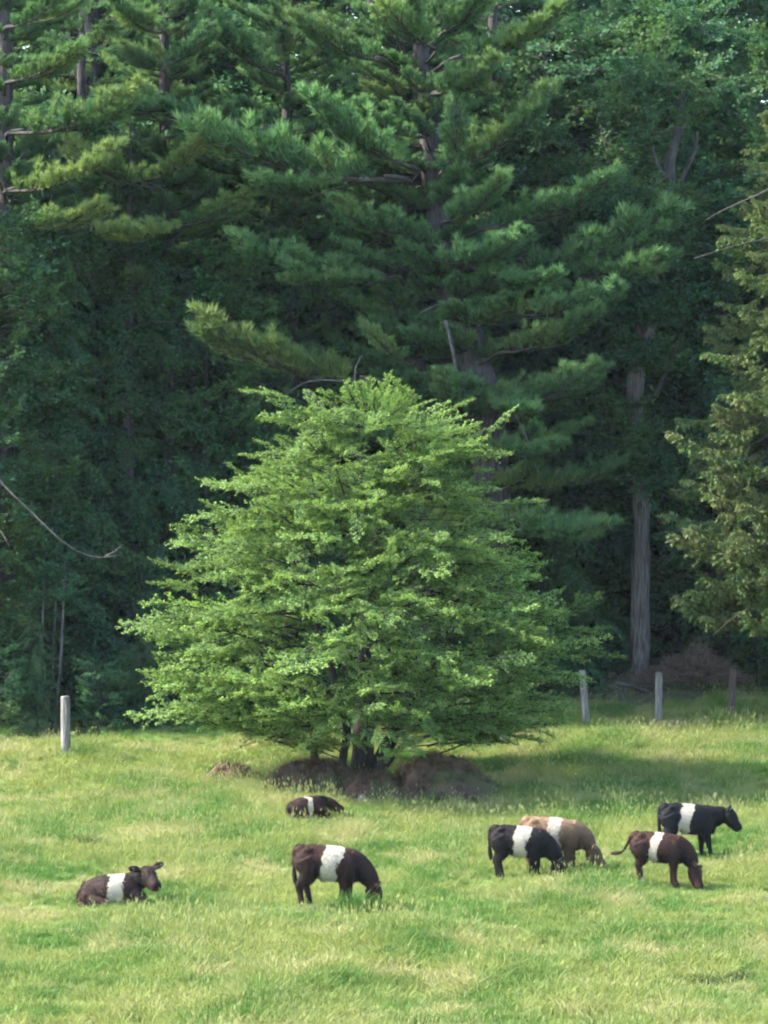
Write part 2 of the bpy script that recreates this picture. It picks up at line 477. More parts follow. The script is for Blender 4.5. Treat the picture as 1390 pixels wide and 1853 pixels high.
def pine_tree(label, base, path, rad, seed, heroes=(), z_low=3.0, lmax=3.3, whorl=0.85, per=6, dead=6, group='white pines along the edge of the wood', top=None, front_short=1.0, hero_me=None, n_lit=3, snags=()):
    """base, path in world; heroes = [(start world, tip world)]"""
    rng = np.random.default_rng(seed)
    t = thing('pine_tree', label, 'pine tree', base, group)
    loc = local(path, base)
    link('trunk', trunk_mesh('trunk', loc, rad, M_BARK, seed), t)
    H = loc[-1][2]
    zz = np.array([p[2] for p in loc])
    def at(z):
        return np.array([np.interp(z, zz, [p[c] for p in loc]) for c in range(3)])
    inner = Geo()
    for k in range(dead):       # bare grey snags low on the trunk
        z = rng.uniform(0.16, 0.62) * H; a = rng.uniform(math.pi, 2 * math.pi); p = at(z)
        d = np.array([math.cos(a), math.sin(a), rng.uniform(-0.15, 0.4)]); ln = rng.uniform(0.6, 1.8)
        tube(inner, smooth_path([p, p + d * ln * .5 + rng.normal(size=3) * .06, p + d * ln + np.array([0, 0, rng.uniform(-.25, .25)])], 6), np.linspace(0.03, 0.008, 6), 4, 2)
    for pts, r0, r1 in snags:
        tube(inner, smooth_path(local(pts, base), 9), np.linspace(r0, r1, 9), 5, 3)
    for k in range(26):
        z = rng.uniform(z_low, H * 0.97); a = rng.uniform(0, 2 * math.pi)
        d = np.array([math.cos(a), math.sin(a), rng.uniform(-0.1, 0.5)])
        inner.add_geo(PINE_LO[k % 4], frame(at(z), d, rng.uniform(0.35, 0.6) * min(1, lmax / 3.0) * (1.15 - 0.6 * z / H)))
    for (s, e) in heroes:
        s = np.asarray(s) - base; e = np.asarray(e) - base; p = at(min(max(s[2] - 0.25, 0.5), H))
        tube(inner, smooth_path([p, p * .5 + s * .5 + np.array([0, 0, -.05]), s, s + (e - s) * .12], 8), np.linspace(0.045, 0.03, 8) * np.linalg.norm(e - s) / 3.1, 5, 0)
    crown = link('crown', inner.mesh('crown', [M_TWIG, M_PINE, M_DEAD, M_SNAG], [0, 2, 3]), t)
    z = z_low; ph = rng.uniform(0, 6)
    while z < H - 0.3:
        f = z / H
        wel = rng.uniform(-0.04, 0.14) + 0.3 * f * f
        for k in range(per):
            a = ph + k * 2 * math.pi / per + rng.normal() * 0.25
            ln = lmax * (1.05 - 0.8 * f ** 1.5) * rng.uniform(0.65, 1.15)
            if math.sin(a) < -0.2:
                ln *= front_short
            d = np.array([math.cos(a), math.sin(a), wel + rng.normal() * 0.04])
            M = frame(at(z + rng.normal() * 0.08), d, ln / 3.0, roll=rng.normal() * 0.1)
            link('bough', PINE_ME[rng.integers(6)], crown, M)
        ph += 0.9; z += whorl * rng.uniform(0.75, 1.25) * (1.1 - 0.45 * f)
    for i, (s, e) in enumerate(heroes):
        s = np.asarray(s) - base; e = np.asarray(e) - base
        M = frame(s, e - s, np.linalg.norm(e - s) / 3.1, roll=rng.normal() * 0.12)
        # the piece itself lifts at its tip: aim a little below
        link('bough', (hero_me if hero_me and i < n_lit else PINE_ME)[i % 6], crown, M)
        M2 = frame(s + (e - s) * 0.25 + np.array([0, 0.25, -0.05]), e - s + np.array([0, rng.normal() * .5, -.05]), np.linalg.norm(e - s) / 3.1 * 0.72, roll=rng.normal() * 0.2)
        link('bough', (hero_me if hero_me and i < n_lit else PINE_ME)[(i + 3) % 6], crown, M2)
    return t

def bg_crown(kind, seed, H, z_low, R, n, s0):
    """one joined crown for far trees, apex at H"""
    rng = np.random.default_rng(seed); g = Geo()
    src = {'pine': PINE_LO, 'hem': HEM_LO, 'maple': MAPLE_LO}[kind]
    for k in range(n):
        f = (k + rng.random()) / n
        z = z_low + (H - z_low) * f
        a = rng.uniform(0, 2 * math.pi)
        if kind == 'maple':
            prof = math.sin(math.pi * min(1, 0.12 + 0.86 * f)) ** 0.6
            rr = R * prof * (0.75 + 0.25 * math.sin(3 * a + seed + 5 * f)) * rng.uniform(0.45, 1.0)
            p = np.array([math.cos(a) * rr * 0.55, math.sin(a) * rr * 0.55, z])
            d = np.array([math.cos(a), math.sin(a), rng.uniform(-0.35, 0.5)])
            g.add_geo(src[k % 4], frame(p, d, s0 * rng.uniform(0.8, 1.3), roll=rng.normal() * 0.4))
        else:
            ln = R * (1.0 - f) ** 0.75 * rng.uniform(0.7, 1.1) + 0.35
            d = np.array([math.cos(a), math.sin(a), rng.uniform(-0.05, 0.2) if kind == 'pine' else rng.uniform(-0.25, 0.05)])
            g.add_geo(src[k % 4], frame(np.array([0, 0, z]) + d * ln * 0.05, d, ln / (3.0 if kind == 'pine' else 2.4), roll=rng.normal() * 0.25))
    return g.mesh('crown', [M_TWIG, {'pine': M_PINE, 'hem': M_HEM, 'maple': M_MAPLE}[kind]], [0])

BG = {}
for kind, H, zl, R, n, s0 in (('pine', 21, 2.0, 3.4, 120, 1), ('hem', 17, 0.6, 3.0, 250, 1), ('maple', 16, 1.2, 3.6, 420, 1.0)):
    for v in range(2):
        BG[kind, v] = bg_crown(kind, 400 + v * 7 + len(kind), H, zl, R, n, s0)
BG['under', 0] = bg_crown('maple', 431, 4.6, 0.0, 1.9, 95, 0.62)
BG['under', 1] = bg_crown('hem', 436, 5.5, 0.1, 1.7, 120, 1)
TRUNK_BG = {}
for kind, H, r in (('pine', 20.5, 0.26), ('hem', 16.5, 0.2), ('maple', 14, 0.2), ('under', 4.2, 0.05)):
    TRUNK_BG[kind] = trunk_mesh('trunk', [(0, 0, -0.4), (0.08, 0.05, H * 0.35), (-0.05, 0, H * 0.7), (0, 0, H)], [r * 1.25, r, r * 0.6, 0.02], M_BARK, 9, 8)
NAMES = {'pine': 'pine_tree', 'hem': 'hemlock_tree', 'maple': 'maple_tree', 'under': 'understory_tree'}
CATS = {'pine': 'pine tree', 'hem': 'hemlock tree', 'maple': 'maple tree', 'under': 'sapling'}

def bg_tree(kind, v, x, y, s, rot, label, group, lean=0.0, sz=1.0):
    t = thing(NAMES[kind], label, CATS[kind], (x, y, float(gz(x, y)) - 0.05), group)
    t.rotation_euler = (0, lean, rot)
    t.scale = (s, s, s * sz)
    link('trunk', TRUNK_BG[kind], t)
    link('crown', BG[kind, v], t)
    return t

def wpath(pp, d):
    return [P(x, y, dd if np.ndim(d) else d) for (x, y), dd in zip(pp, d if np.ndim(d) else [d] * len(pp))]

def on_ground(px, d):
    x = (px - CX) / FPX * d
    return np.array([x, d, float(gz(x, d)) - 0.1])

# --- the tall central pine and its twin stem
D1 = 117.0
b = on_ground(905, D1)
def hb(x0, y0, x1, y1, d0=115.8, d1=113.6):
    return (P(x0, y0, d0), P(x1, y1, d1))
pine_tree('tall white pine with thick grey leaning trunk right behind the round green tree', b,
          [b] + wpath([(882, 760), (850, 640), (800, 430), (772, 200), (760, 0), (752, -420)], D1), [0.50, 0.42, 0.38, 0.30, 0.22, 0.17, 0.03], 11,
          heroes=[hb(800, 310, 1010, 195), hb(805, 330, 830, 180, 115.5, 114.6), hb(800, 405, 915, 345), hb(870, 415, 1115, 350), hb(770, 470, 955, 450),
                  hb(905, 500, 1225, 435), hb(940, 470, 1200, 505), hb(810, 110, 1040, 30), hb(800, 60, 880, 0), hb(900, 640, 1080, 590), hb(900, 560, 1120, 555),
                  hb(905, 735, 1085, 700), hb(880, 920, 1100, 985), hb(850, 480, 1000, 520), hb(790, 90, 690, 30), hb(770, 60, 830, -20, 115.8, 114.5), hb(780, 170, 900, 130), hb(770, 250, 650, 210, 116, 114.4), hb(880, 800, 1010, 830), hb(870, 690, 960, 760)],
          z_low=4.5, lmax=3.2, front_short=0.85, dead=12,
          snags=[(wpath([(806, 580), (818, 630), (826, 672)], 115.0), .05, .035), (wpath([(762, 566), (790, 552), (818, 548)], 114.8), .022, .01), 
                 (wpath([(925, 735), (950, 785), (978, 865)], 114.6), .028, .012), (wpath([(790, 690), (800, 670), (812, 655)], 114.5), .02, .008)])
b = on_ground(765, 118.2)
pine_tree('slimmer white pine leaning beside the thick pine trunk, with one low sunlit pale bough', b,
          [b] + wpath([(750, 660), (738, 450), (734, 200), (730, 0), (728, -330)], 118.2), [0.33, 0.27, 0.22, 0.15, 0.11, 0.02], 12,
          heroes=[hb(690, 690, 360, 620, 115.0, 112.8), hb(745, 660, 655, 598, 115.5, 114.5), hb(760, 310, 545, 205), hb(740, 325, 360, 275), hb(735, 420, 610, 385),
                  hb(720, 500, 520, 520), hb(680, 490, 430, 470), hb(700, 110, 535, 55), hb(715, 70, 745, 5), hb(650, 330, 470, 350)],
          z_low=6.0, lmax=3.0, front_short=0.9, dead=8, hero_me=PINE_LIT_ME, n_lit=1,
          snags=[(wpath([(642, 690), (644, 665), (654, 645)], 113.2), .03, .012), (wpath([(640, 690), (560, 690), (505, 722)], 113.6), .02, .01), (wpath([(735, 430), (738, 450), (736, 480)], 116.6), .05, .05)])
b = on_ground(520, 119.5)
pine_tree('white pine with a slender dark upper stem left of the twin pines', b,
          [b] + wpath([(530, 800), (524, 400), (518, 150), (516, 0), (515, -240)], 119.5), [0.24, 0.2, 0.14, 0.1, 0.07, 0.02], 13,
          heroes=[hb(515, 140, 370, 45, 117.5, 115.4), hb(500, 230, 300, 215, 118, 116), hb(480, 320, 330, 280, 118, 116)],
          z_low=8.5, lmax=2.8, whorl=0.7, front_short=0.9, dead=4)
b = on_ground(8, 116.0)
pine_tree('white pine with a bluish grey trunk at the left picture edge', b,
          [b] + wpath([(6, 900), (8, 500), (8, 200), (9, 0), (10, -350)], 116.0), [0.3, 0.27, 0.25, 0.21, 0.18, 0.02], 14,
          heroes=[hb(10, 345, 215, 300, 115, 113.0), hb(0, 330, -150, 300, 115, 113), hb(15, 420, 185, 395, 115, 113.4), hb(10, 150, 150, 105, 115, 113.3), hb(15, 240, 265, 195, 115, 113.2), hb(10, 50, 130, 10, 115, 113.4)],
          z_low=8.0, lmax=2.9, whorl=0.68, front_short=0.7, dead=7, hero_me=PINE_LIT_ME)
b = on_ground(300, 118.0)
pine_tree('white pine with sunlit yellow-green boughs above the dark hemlocks on the left', b,
          [b] + wpath([(304, 900), (302, 500), (300, 300), (298, 100), (296, -300)], 118.0), [0.24, 0.2, 0.17, 0.14, 0.12, 0.02], 15,
          heroes=[hb(290, 340, 130, 285, 116, 114), hb(250, 330, 375, 265, 115.6, 113.8), hb(340, 405, 190, 440, 116, 114), hb(310, 200, 180, 190, 116.5, 115), hb(300, 60, 210, 20), hb(310, 410, 450, 380, 116, 114.5), hb(300, 120, 385, 65, 116.5, 115), hb(300, 130, 225, 95, 116.5, 115), hb(300, 250, 420, 215, 116.5, 115)],
          z_low=9.0, lmax=2.7, whorl=0.68, front_short=0.8, dead=4, hero_me=PINE_LIT_ME)

# --- the split-bark tree and the broad dark trunk on the right
def broadleaf(label, base, path, rad, limbs, blobs, seed, mat, flute=0.14, group=None, name='maple_tree', n_scale=1.0, cat='maple tree'):
    rng = np.random.default_rng(seed)
    t = thing(name, label, cat, base, group)
    link('trunk', trunk_mesh('trunk', local(path, base), rad, mat, seed, 16, flute), t)
    g = Geo()
    for (pts, r0, r1) in limbs:
        q = smooth_path(local(pts, base), 12)
        tube(g, q, np.linspace(r0, r1, 12), 7, 2, rough=0.08, rng=rng)
    for (c, r, n) in blobs:
        c = np.asarray(c) - base
        for k in range(int(n * n_scale)):
            d = nrm(rng.normal(size=3)); d[1] = -abs(d[1]) if rng.random() < 0.6 else d[1]
            p = c + d * np.asarray(r) * rng.uniform(0.25, 0.9)
            h = nrm(np.array([d[0], d[1], rng.uniform(-0.35, 0.4)]))
            q = rng.uniform(0.45, 0.85)
            g.add_geo(MAPLE_LO[k % 4], frame(p - h * q * 1.0, h, q, roll=rng.normal() * 0.4))
    link('crown', g.mesh('crown', [M_TWIG, M_MAPLE, M_BARK], [0, 2]), t)
    return t

D2 = 119.0
b = np.array([(1160 - CX) / FPX * D2, D2, (YH - 1222) / FPX * D2])
broadleaf('tall maple with pale split-bark trunk rising behind the wooden fence post', b,
          [b + np.array([0, 0, -0.9])] + wpath([(1160, 1222), (1159, 1080), (1160, 930), (1150, 800), (1150, 690), (1172, 600), (1185, 500)], D2), [0.26, 0.235, 0.205, 0.2, 0.2, 0.2, 0.16, 0.11],
          [([P(1152, 690, D2), P(1158, 640, D2 - .2), P(1150, 560, D2 - .4)], 0.1, 0.05), ([P(1185, 720, D2), P(1210, 660, D2 - .6), P(1225, 620, D2 - .8)], 0.07, 0.03),
           ([P(1210, 330, D2), P(1212, 290, D2), P(1228, 230, D2)], 0.17, 0.12), ([P(1208, 325, D2 - .3), P(1190, 300, D2 - .5), P(1180, 265, D2 - .6)], 0.06, 0.03),
           ([P(1185, 500, D2), P(1200, 400, D2), P(1212, 320, D2)], 0.13, 0.12), ([P(1230, 330, D2 - .4), P(1255, 280, D2 - .6), P(1262, 240, D2 - .8)], 0.06, 0.03)],
          [(P(1180, 180, D2 + .5), (2.2, 1.8, 1.6), 60), (P(1100, 330, D2 + 1.0), (2.0, 1.6, 1.4), 42), (P(1230, 430, D2 + 1.2), (1.7, 1.4, 1.2), 36),
           (P(1060, 640, D2 + 1.0), (1.4, 1.3, 1.5), 36), (P(1120, 850, D2 + 1.3), (1.3, 1.0, 1.2), 34), (P(1235, 700, D2 + 1.6), (1.2, 1.2, 1.7), 36),
           (P(1010, 760, D2 + .2), (1.2, 1.0, 1.0), 22), (P(1160, 830, D2 - .7), (.9, .4, 1.0), 42), (P(1190, 400, D2 - .9), (1.2, .5, 1.1), 45), (P(1100, 760, D2 - .5), (.8, .4, .7), 20), (P(1185, 545, D2 - .8), (.6, .4, .7), 26), (P(1168, 640, D2 - .9), (.5, .3, .45), 20), (P(1080, 1010, D2 + 1.2), (1.0, .8, .9), 20)], 21, M_PALE, 0.2, 'maples on the right of the wood')
D3 = 122.5
b = on_ground(1203, D3)
broadleaf('maple with broad dark trunk close behind the split-bark trunk', b,
          [b] + wpath([(1203, 1150), (1205, 930), (1212, 700), (1225, 400), (1235, 150)], D3), [0.5, 0.44, 0.38, 0.32, 0.22, 0.1],
          [([P(1225, 420, D3), P(1260, 385, D3 - 1), P(1305, 352, D3 - 2)], 0.07, 0.04)],
          [(P(1235, 75, D3 + .5), (2.2, 1.8, 1.5), 60), (P(1120, 60, D3 + 1), (2.2, 1.6, 1.4), 50), (P(1300, 300, D3 + .8), (1.6, 1.4, 1.5), 36), (P(1250, 560, D3 + 1.2), (1.5, 1.3, 1.8), 40),
           (P(1230, 860, D3 + 1.5), (1.3, 1.0, 1.3), 30)], 22, M_BARK, 0.1, 'maples on the right of the wood')

# --- the olive cedar at the right edge
def cedar():
    rng = np.random.default_rng(31); d = 113.6
    b = on_ground(1436, d)
    t = thing('cedar_tree', 'olive-brown cedar with drooping boughs filling the right picture edge', 'cedar tree', b)
    apex = P(1430, 120, d) - b
    link('trunk', trunk_mesh('trunk', [np.zeros(3), apex * 0.4 + np.array([.1, 0, 0]), apex], [0.26, 0.18, 0.02], M_BARK, 31), t)
    g = Geo()
    cz = [(120, 15), (200, 60), (300, 105), (420, 120), (560, 140), (700, 155), (830, 195), (930, 205), (1040, 190), (1110, 185), (1150, 120)]
    def R(z):
        py = YH - (z + b[2]) / d * FPX
        return 1.03 * np.interp(py, [c[0] for c in cz], [c[1] for c in cz]) / FPX * d
    z0 = P(0, 1125, d)[2] - b[2]
    for k in range(170):
        z = rng.uniform(z0 + 0.2, apex[2]); a = rng.uniform(0, 6.283); r = R(z)
        g.add_geo(CEDAR[k % 5].arrays(), frame(np.array([0, 0, z + 0.2 * r]) , (math.cos(a), math.sin(a), rng.uniform(-.4, .1)), rng.uniform(0.3, 0.62) * r / 2.0))
    for pts in ([(1400, 430), (1330, 445), (1255, 468)], [(1400, 340), (1310, 380), (1275, 400)], [(1400, 1090), (1340, 1110), (1290, 1150)]):
        q = [P(x, y, d - 1.2) - b for x, y in pts]
        tube(g, smooth_path(q, 8), np.linspace(0.022, 0.008, 8), 5, 0)
    crown = link('crown', g.mesh('crown', [M_TWIG, M_CEDAR, M_DEAD], [0, 2]), t)
    for k in range(295):
        z = z0 + (apex[2] - z0 - 0.2) * ((k + rng.random()) / 295) ** 1.15
        a = rng.uniform(0, 6.283) if k % 3 else rng.uniform(math.pi * 0.9, math.pi * 1.75)
        r = R(z) * rng.uniform(0.72, 1.08) * (1 + 0.12 * math.sin(3 * z + 2 * a))
        tip = np.array([math.cos(a) * r, math.sin(a) * r, z]); L = min(2.2, max(0.9, r * rng.uniform(0.55, 0.85)))
        dd = np.array([math.cos(a), math.sin(a), rng.uniform(-0.45, 0.12)])
        link('bough', CEDAR_ME[k % 5], crown, frame(tip - nrm(dd) * L, dd, L / 2.0, roll=rng.normal() * .3))
cedar()

# --- dark hemlocks and maples on the left, wood behind
LEFT = [('hem', 0, 95, 115.6, 0.80, 'dark hemlock with drooping boughs between the left fence post and the pines'),
        ('maple', 0, -40, 114.8, 0.72, 'dark leafy maple at the left edge above the curved bare branch'),
        ('hem', 1, 235, 117.0, 0.86, 'dark hemlock left of the round green tree, second from the left edge'),
        ('maple', 1, 370, 118.0, 0.66, 'shaded maple whose crown reaches the round green tree on its left'),
        ('hem', 0, 480, 119.5, 0.80, 'shaded hemlock behind the upper left side of the round green tree'),
        ('maple', 0, 170, 119.5, 0.88, 'dark maple rising behind the two left hemlocks'),
        ('maple', 1, 640, 120.5, 0.72, 'shaded maple behind the top of the round green tree'),
        ('hem', 1, 985, 120.0, 0.74, 'shaded hemlock right of the thick pine trunk'),
        ('hem', 0, 1085, 121.5, 0.66, 'shaded hemlock left of the pale split-bark trunk'),
        ('maple', 0, 1310, 121.0, 0.80, 'dark maple behind the olive cedar'),
        ('maple', 1, 1000, 122.5, 0.98, 'tall maple behind the right boughs of the central pine'),
        ('pine', 0, 640, 122.0, 0.95, 'pine standing behind the slimmer central pine'),
        ('pine', 1, 150, 121.5, 0.92, 'pine standing between the two left pines, farther back'),
        ('pine', 0, 900, 123.0, 0.98, 'pine whose upper crown shows right of the thick central pine'),
        ('maple', 0, 1420, 122.5, 0.97, 'maple at the top right corner below the patch of sky')]
rngF = np.random.default_rng(77)
for kind, v, px, d, s, lab in LEFT:
    x = (px - CX) / FPX * d
    bg_tree(kind, v, x, d, s, rngF.uniform(0, 6.28), lab, 'trees of the front row of the wood', rngF.normal() * 0.02)
BACK_LABELS = {'hem': 'shaded hemlock deep in the wood, behind the front row of trees', 'maple': 'shaded leafy maple deep in the wood, behind the front row of trees', 'pine': 'shaded pine deep in the wood, behind the front row of trees'}
row = 0
for d, n, x0, x1 in ((126, 9, -16, 14.0), (131, 9, -17, 14.0), (138, 8, -18, 13.0)):
    for k in range(n):
        x = x0 + (x1 - x0) * (k + 0.5 + rngF.uniform(-.25, .25)) / n
        kind = ('hem', 'maple', 'pine')[(k + row) % 3]
        s = rngF.uniform(0.95, 1.2) * (1.05 if x < 6 else 0.92 if x < 7.2 else 0.62)
        bg_tree(kind, k % 2, x, d + rngF.uniform(-1.2, 1.2), s, rngF.uniform(0, 6.28), BACK_LABELS[kind], 'trees deep in the wood', 0, 1.0)
    row += 1
for k, (px, d, s) in enumerate([(180, 128, 1.15), (420, 127.5, 1.2), (620, 129, 1.2), (850, 128, 1.2), (1010, 129.5, 1.28), (1120, 133, 1.32), (1215, 130, 1.22), (1290, 135, 1.25), (1312, 131, 1.06)]):
    bg_tree(('maple', 'hem')[k % 2], k % 2, (px - CX) / FPX * d, d, s, k * 1.3, BACK_LABELS[('maple', 'hem')[k % 2]], 'trees deep in the wood')
for k, (x, y, s) in enumerate([(-13.5, 119, 1.0), (-16.5, 121, 1.1), (13.0, 124, .8), (15.5, 121, .9), (18.5, 124, 1.0), (14.5, 130, .9), (21.5, 121, 1.0)]):   # the wood goes on to the left
    bg_tree(('maple', 'hem', 'pine')[k % 3], k % 2, x, y, s, k * 1.7, BACK_LABELS[('maple', 'hem', 'pine')[k % 3]], 'trees deep in the wood')

# --- saplings and shrubs along the wood's foot
SAPLINGS = {0: 'low shaded sapling cut by the left picture edge', 1: 'low shaded sapling left of the far left fence post', 2: 'low shaded sapling just right of the far left fence post',
            3: 'low shaded sapling midway between the left fence post and the hawthorn', 4: 'low shaded sapling touching the lowest left tip of the hawthorn', 5: 'shaded sapling behind the lower left branches of the hawthorn',
            10: 'shaded sapling behind the right tips of the hawthorn', 11: 'shaded sapling just left of the leaning pale fence post', 12: 'shaded sapling between the leaning post and the split-bark trunk',
            13: 'shaded sapling behind the brush heap', 14: 'shaded sapling under the olive cedar at the right edge', 15: 'shaded sapling under the outer cedar boughs beyond the right edge'}
for k, (px, d, s) in enumerate([(-10, 112.5, .42), (60, 112.8, .5), (180, 112.6, .36), (260, 113.2, .45), (330, 113.6, .4), (420, 114.6, .55), (210, 116, .8), (20, 116.5, .9), (520, 117, .75), (340, 118, .9),
                                 (960, 118.5, .5), (1010, 119.6, .6), (1085, 119.5, .45), (1290, 121.5, .55), (1370, 120, .5), (1440, 119, .6), (1330, 125, .9), (1140, 124, .9), (640, 119, .8), (100, 122, 1.0), (430, 123, 1.0), (720, 124, 1.0), (1010, 125, 1.0), (1240, 126, 1.0)]):
    x = (px - CX) / FPX * d
    bg_tree('under', k % 2, x, d, s, k * 2.1, SAPLINGS.get(k, 'low dark shrubby sapling in the shade at the foot of the wood'), 'saplings at the foot of the wood')

# --- thin pale stems by the left post
for px, y0, y1, d, r, lab in ((66, 1335, 1200, 113.5, 0.055, 'thin pale sapling stem left of the left fence post'), (104, 1345, 1175, 113.2, 0.05, 'thin leaning sapling stem just behind the left fence post'), (88, 1345, 1210, 114.0, 0.04, 'thin dark stem between the two pale sapling stems')):
    b = on_ground(px - 6, d)
    t = thing('sapling_stem', lab, 'sapling', b, 'thin stems by the left post')
    link('trunk', trunk_mesh('trunk', local([b, P(px, (y0 + y1) / 2, d), P(px + 7, y1, d), P(px + 14, y1 - 160, d + .1)], b), [r, r * .8, r * .6, .01], M_PALE, 5, 7), t)
    g = Geo(); rg = np.random.default_rng(int(px))
    for k in range(9):
        g.add_geo(MAPLE_LO[k % 4], frame(P(px + 10 + rg.normal() * 8, y1 - 60 - 12 * k, d) - b, (rg.normal(), rg.normal(), .2), 0.36))
    link('crown', g.mesh('crown', [M_TWIG, M_MAPLE], [0]), t)
# --- the long curved bare limb at the left edge
q = smooth_path([P(-42, 770, 114.75), P(-30, 820, 113.2), P(0, 870, 112.2), P(60, 930, 112.0), P(120, 985, 111.8), P(170, 1008, 111.8), P(215, 1005, 111.7)], 18)
b = q[0].copy(); g = Geo()
tube(g, q - b, np.linspace(0.032, 0.011, 18), 6, 0, rough=.1, rng=np.random.default_rng(1))
g2 = Geo()
tube(g, smooth_path([P(190, 1006, 111.8) - b, P(208, 998, 111.7) - b, P(222, 985, 111.6) - b], 5), np.linspace(.015, .006, 5), 4, 0)
t = thing('bare_branch', 'long curved bare grey branch hanging out from the left edge', 'branch', b)
link('limb', g.mesh('limb', [M_DEAD], smooth=True), t)
link('twig', (lambda gg: (tube(gg, smooth_path([P(-30, 925, 112.2) - b, P(0, 960, 112.0) - b, P(18, 990, 111.9) - b], 6), np.linspace(.03, .012, 6), 5, 0), gg.mesh('twig', [M_DEAD], smooth=True))[1])(Geo()), t)

# ------------------------------------------------------------------ the round hawthorn
HD = 104.6
def hawthorn():
    rng = np.random.default_rng(51)
    b = np.array([(648 - CX) / FPX * HD, HD, float(gz((648 - CX) / FPX * HD, HD)) + 0.15])
    t = thing('hawthorn_tree', 'round bright green hawthorn with layered branches standing alone in the pasture', 'hawthorn tree', b)
    prof = [(672, 690, 725), (700, 625, 740), (735, 540, 790), (760, 500, 850), (810, 480, 895), (870, 385, 905), (930, 365, 945), (1000, 290, 985), (1060, 275, 1010), (1140, 232, 1085), (1190, 262, 1118), (1240, 258, 1095), (1285, 252, 1050), (1318, 370, 1020), (1348, 520, 960)]
    py = np.array([p[0] for p in prof], float)
    zz = ((YH - py) / FPX * HD - b[2])[::-1]
    lft = ((650 - np.array([p[1] for p in prof])) / FPX * HD)[::-1]
    rgt = ((np.array([p[2] for p in prof]) - 650) / FPX * HD)[::-1]
    lft = np.maximum(lft, 0.15)
    def R(z, a):
        l, r = np.interp(z, zz, lft), np.interp(z, zz, rgt)
        c = math.cos(a); w = 0.5 + 0.5 * c
        return 0.945 * (l * (1 - w) + r * w) * (1 + 0.06 * math.sin(5 * a + 2.2 * z) + 0.04 * math.sin(9 * a - 3 * z))
    ztop, zbot = zz[-1], zz[0]
    # stems
    stems = [([(0.05, 0, -0.7), (0.1, 0.0, 0.3), (0.15, 0.1, 1.6), (0.2, 0.05, 3.4), (0.4, 0, 5.2), (0.5, 0, 6.7)], [0.34, 0.27, 0.2, 0.15, 0.09, 0.02]),
             ([(-0.3, -0.2, -0.6), (-0.32, -0.2, 0.4), (-0.25, -0.3, 1.2), (-0.7, -0.5, 2.8), (-1.3, -0.6, 4.6)], [0.11, 0.09, 0.085, 0.07, 0.02]),
             ([(-0.9, -0.1, -0.5), (-0.92, -0.1, 0.3), (-0.95, -0.15, 0.95), (-1.3, -0.3, 2.2), (-2.3, -0.5, 3.6)], [0.1, 0.085, 0.08, 0.065, 0.02]),
             ([(0.25, 0.1, -0.2), (0.5, 0.0, 0.45), (1.0, 0.1, 1.4), (1.9, 0.2, 2.9), (2.6, 0.1, 4.0)], [0.2, 0.16, 0.12, 0.08, 0.02]),
             ([(0.3, -0.25, 0.0), (0.52, -0.45, 0.30), (0.70, -0.60, 0.52)], [0.12, 0.12, 0.10])]
    for i, (pp, rr) in enumerate(stems):
        link('trunk', trunk_mesh('trunk', pp, rr, M_HBARK, 60 + i, 9, 0.14), t)
    inner = Geo()
    def axis(z):
        return np.array([np.interp(z, [0, 3.4, 7.6], [0.1, 0.2, 0.55]), 0, 0])
    for k in range(420):
        z = zbot + 0.25 + (ztop - zbot - 0.95) * rng.random() ** 1.1
        a = rng.uniform(0, 6.283) if k % 2 else rng.uniform(3.5, 5.9); r = R(z, a) * rng.uniform(0.3, 0.9)
        p = axis(z) * 0.3 + np.array([math.cos(a) * r, math.sin(a) * r * 0.95, z])
        d = np.array([math.cos(a), math.sin(a), rng.uniform(-.2, .5)])
        inner.add_geo(HAWS_A[k % 4], frame(p, d + rng.normal(size=3) * 0.3, rng.uniform(0.65, 1.05), roll=rng.normal() * .35))
    for k in range(70):        # leafy twigs on the near side of the stems
        z = rng.uniform(zbot + 0.35, 6.2); w = 1.3 - 0.13 * z
        p = np.array([rng.uniform(-w, w) + 0.2, -rng.uniform(0.5, 1.0) * (2.9 - 0.36 * z), z])
        inner.add_geo(HAWS_A[k % 4], frame(p, (rng.normal() * .6, -.6, rng.uniform(-.1, .4)), rng.uniform(0.7, 1.1), roll=rng.normal() * .35))
    for k in range(16):        # bare grey twigs showing in the gaps
        a = rng.uniform(3.4, 6.0); z = rng.uniform(zbot + .9, 4); r = R(z, a) * 0.8
        p = np.array([math.cos(a) * r * .4, math.sin(a) * r * .4, z])
        tube(inner, smooth_path([p, p * np.array([1.6, 1.6, 1]) + rng.normal(size=3) * .1, np.array([math.cos(a) * r, math.sin(a) * r, z + rng.uniform(-.2, .3)])], 7), np.linspace(.03, .006, 7), 4, 0)
    crown = link('crown', inner.mesh('crown', [M_HBARK, M_HAW], [0]), t)
    n = 280
    for k in range(n):
        f = (k + rng.random()) / n
        z = zbot + 0.05 + (ztop - zbot - 0.85) * f ** 1.12
        a = (k * 2.39996 + rng.normal() * 0.25) % 6.2832
        if k % 4 == 0:
            a = rng.uniform(math.pi, 2 * math.pi)
        r = R(z, a) * (rng.uniform(0.84, 1.06) if k % 5 else rng.uniform(0.98, 1.1))
        tip = np.array([math.cos(a) * r, math.sin(a) * r * 0.92, z])
        if f > 0.88:
            tip += axis(7) * 0.6
        L = float(np.clip(r * rng.uniform(0.5, 0.8), 0.8, 2.7))
        dd = nrm(np.array([math.cos(a), math.sin(a) * .95, rng.uniform(-0.12, 0.28) + 0.75 * max(0, f - 0.7)]))
        M = frame(tip - dd * L, dd, L / 2.4, roll=rng.normal() * 0.22)
        link('leafy_branch', HAW_ME[rng.integers(7)], crown, M)
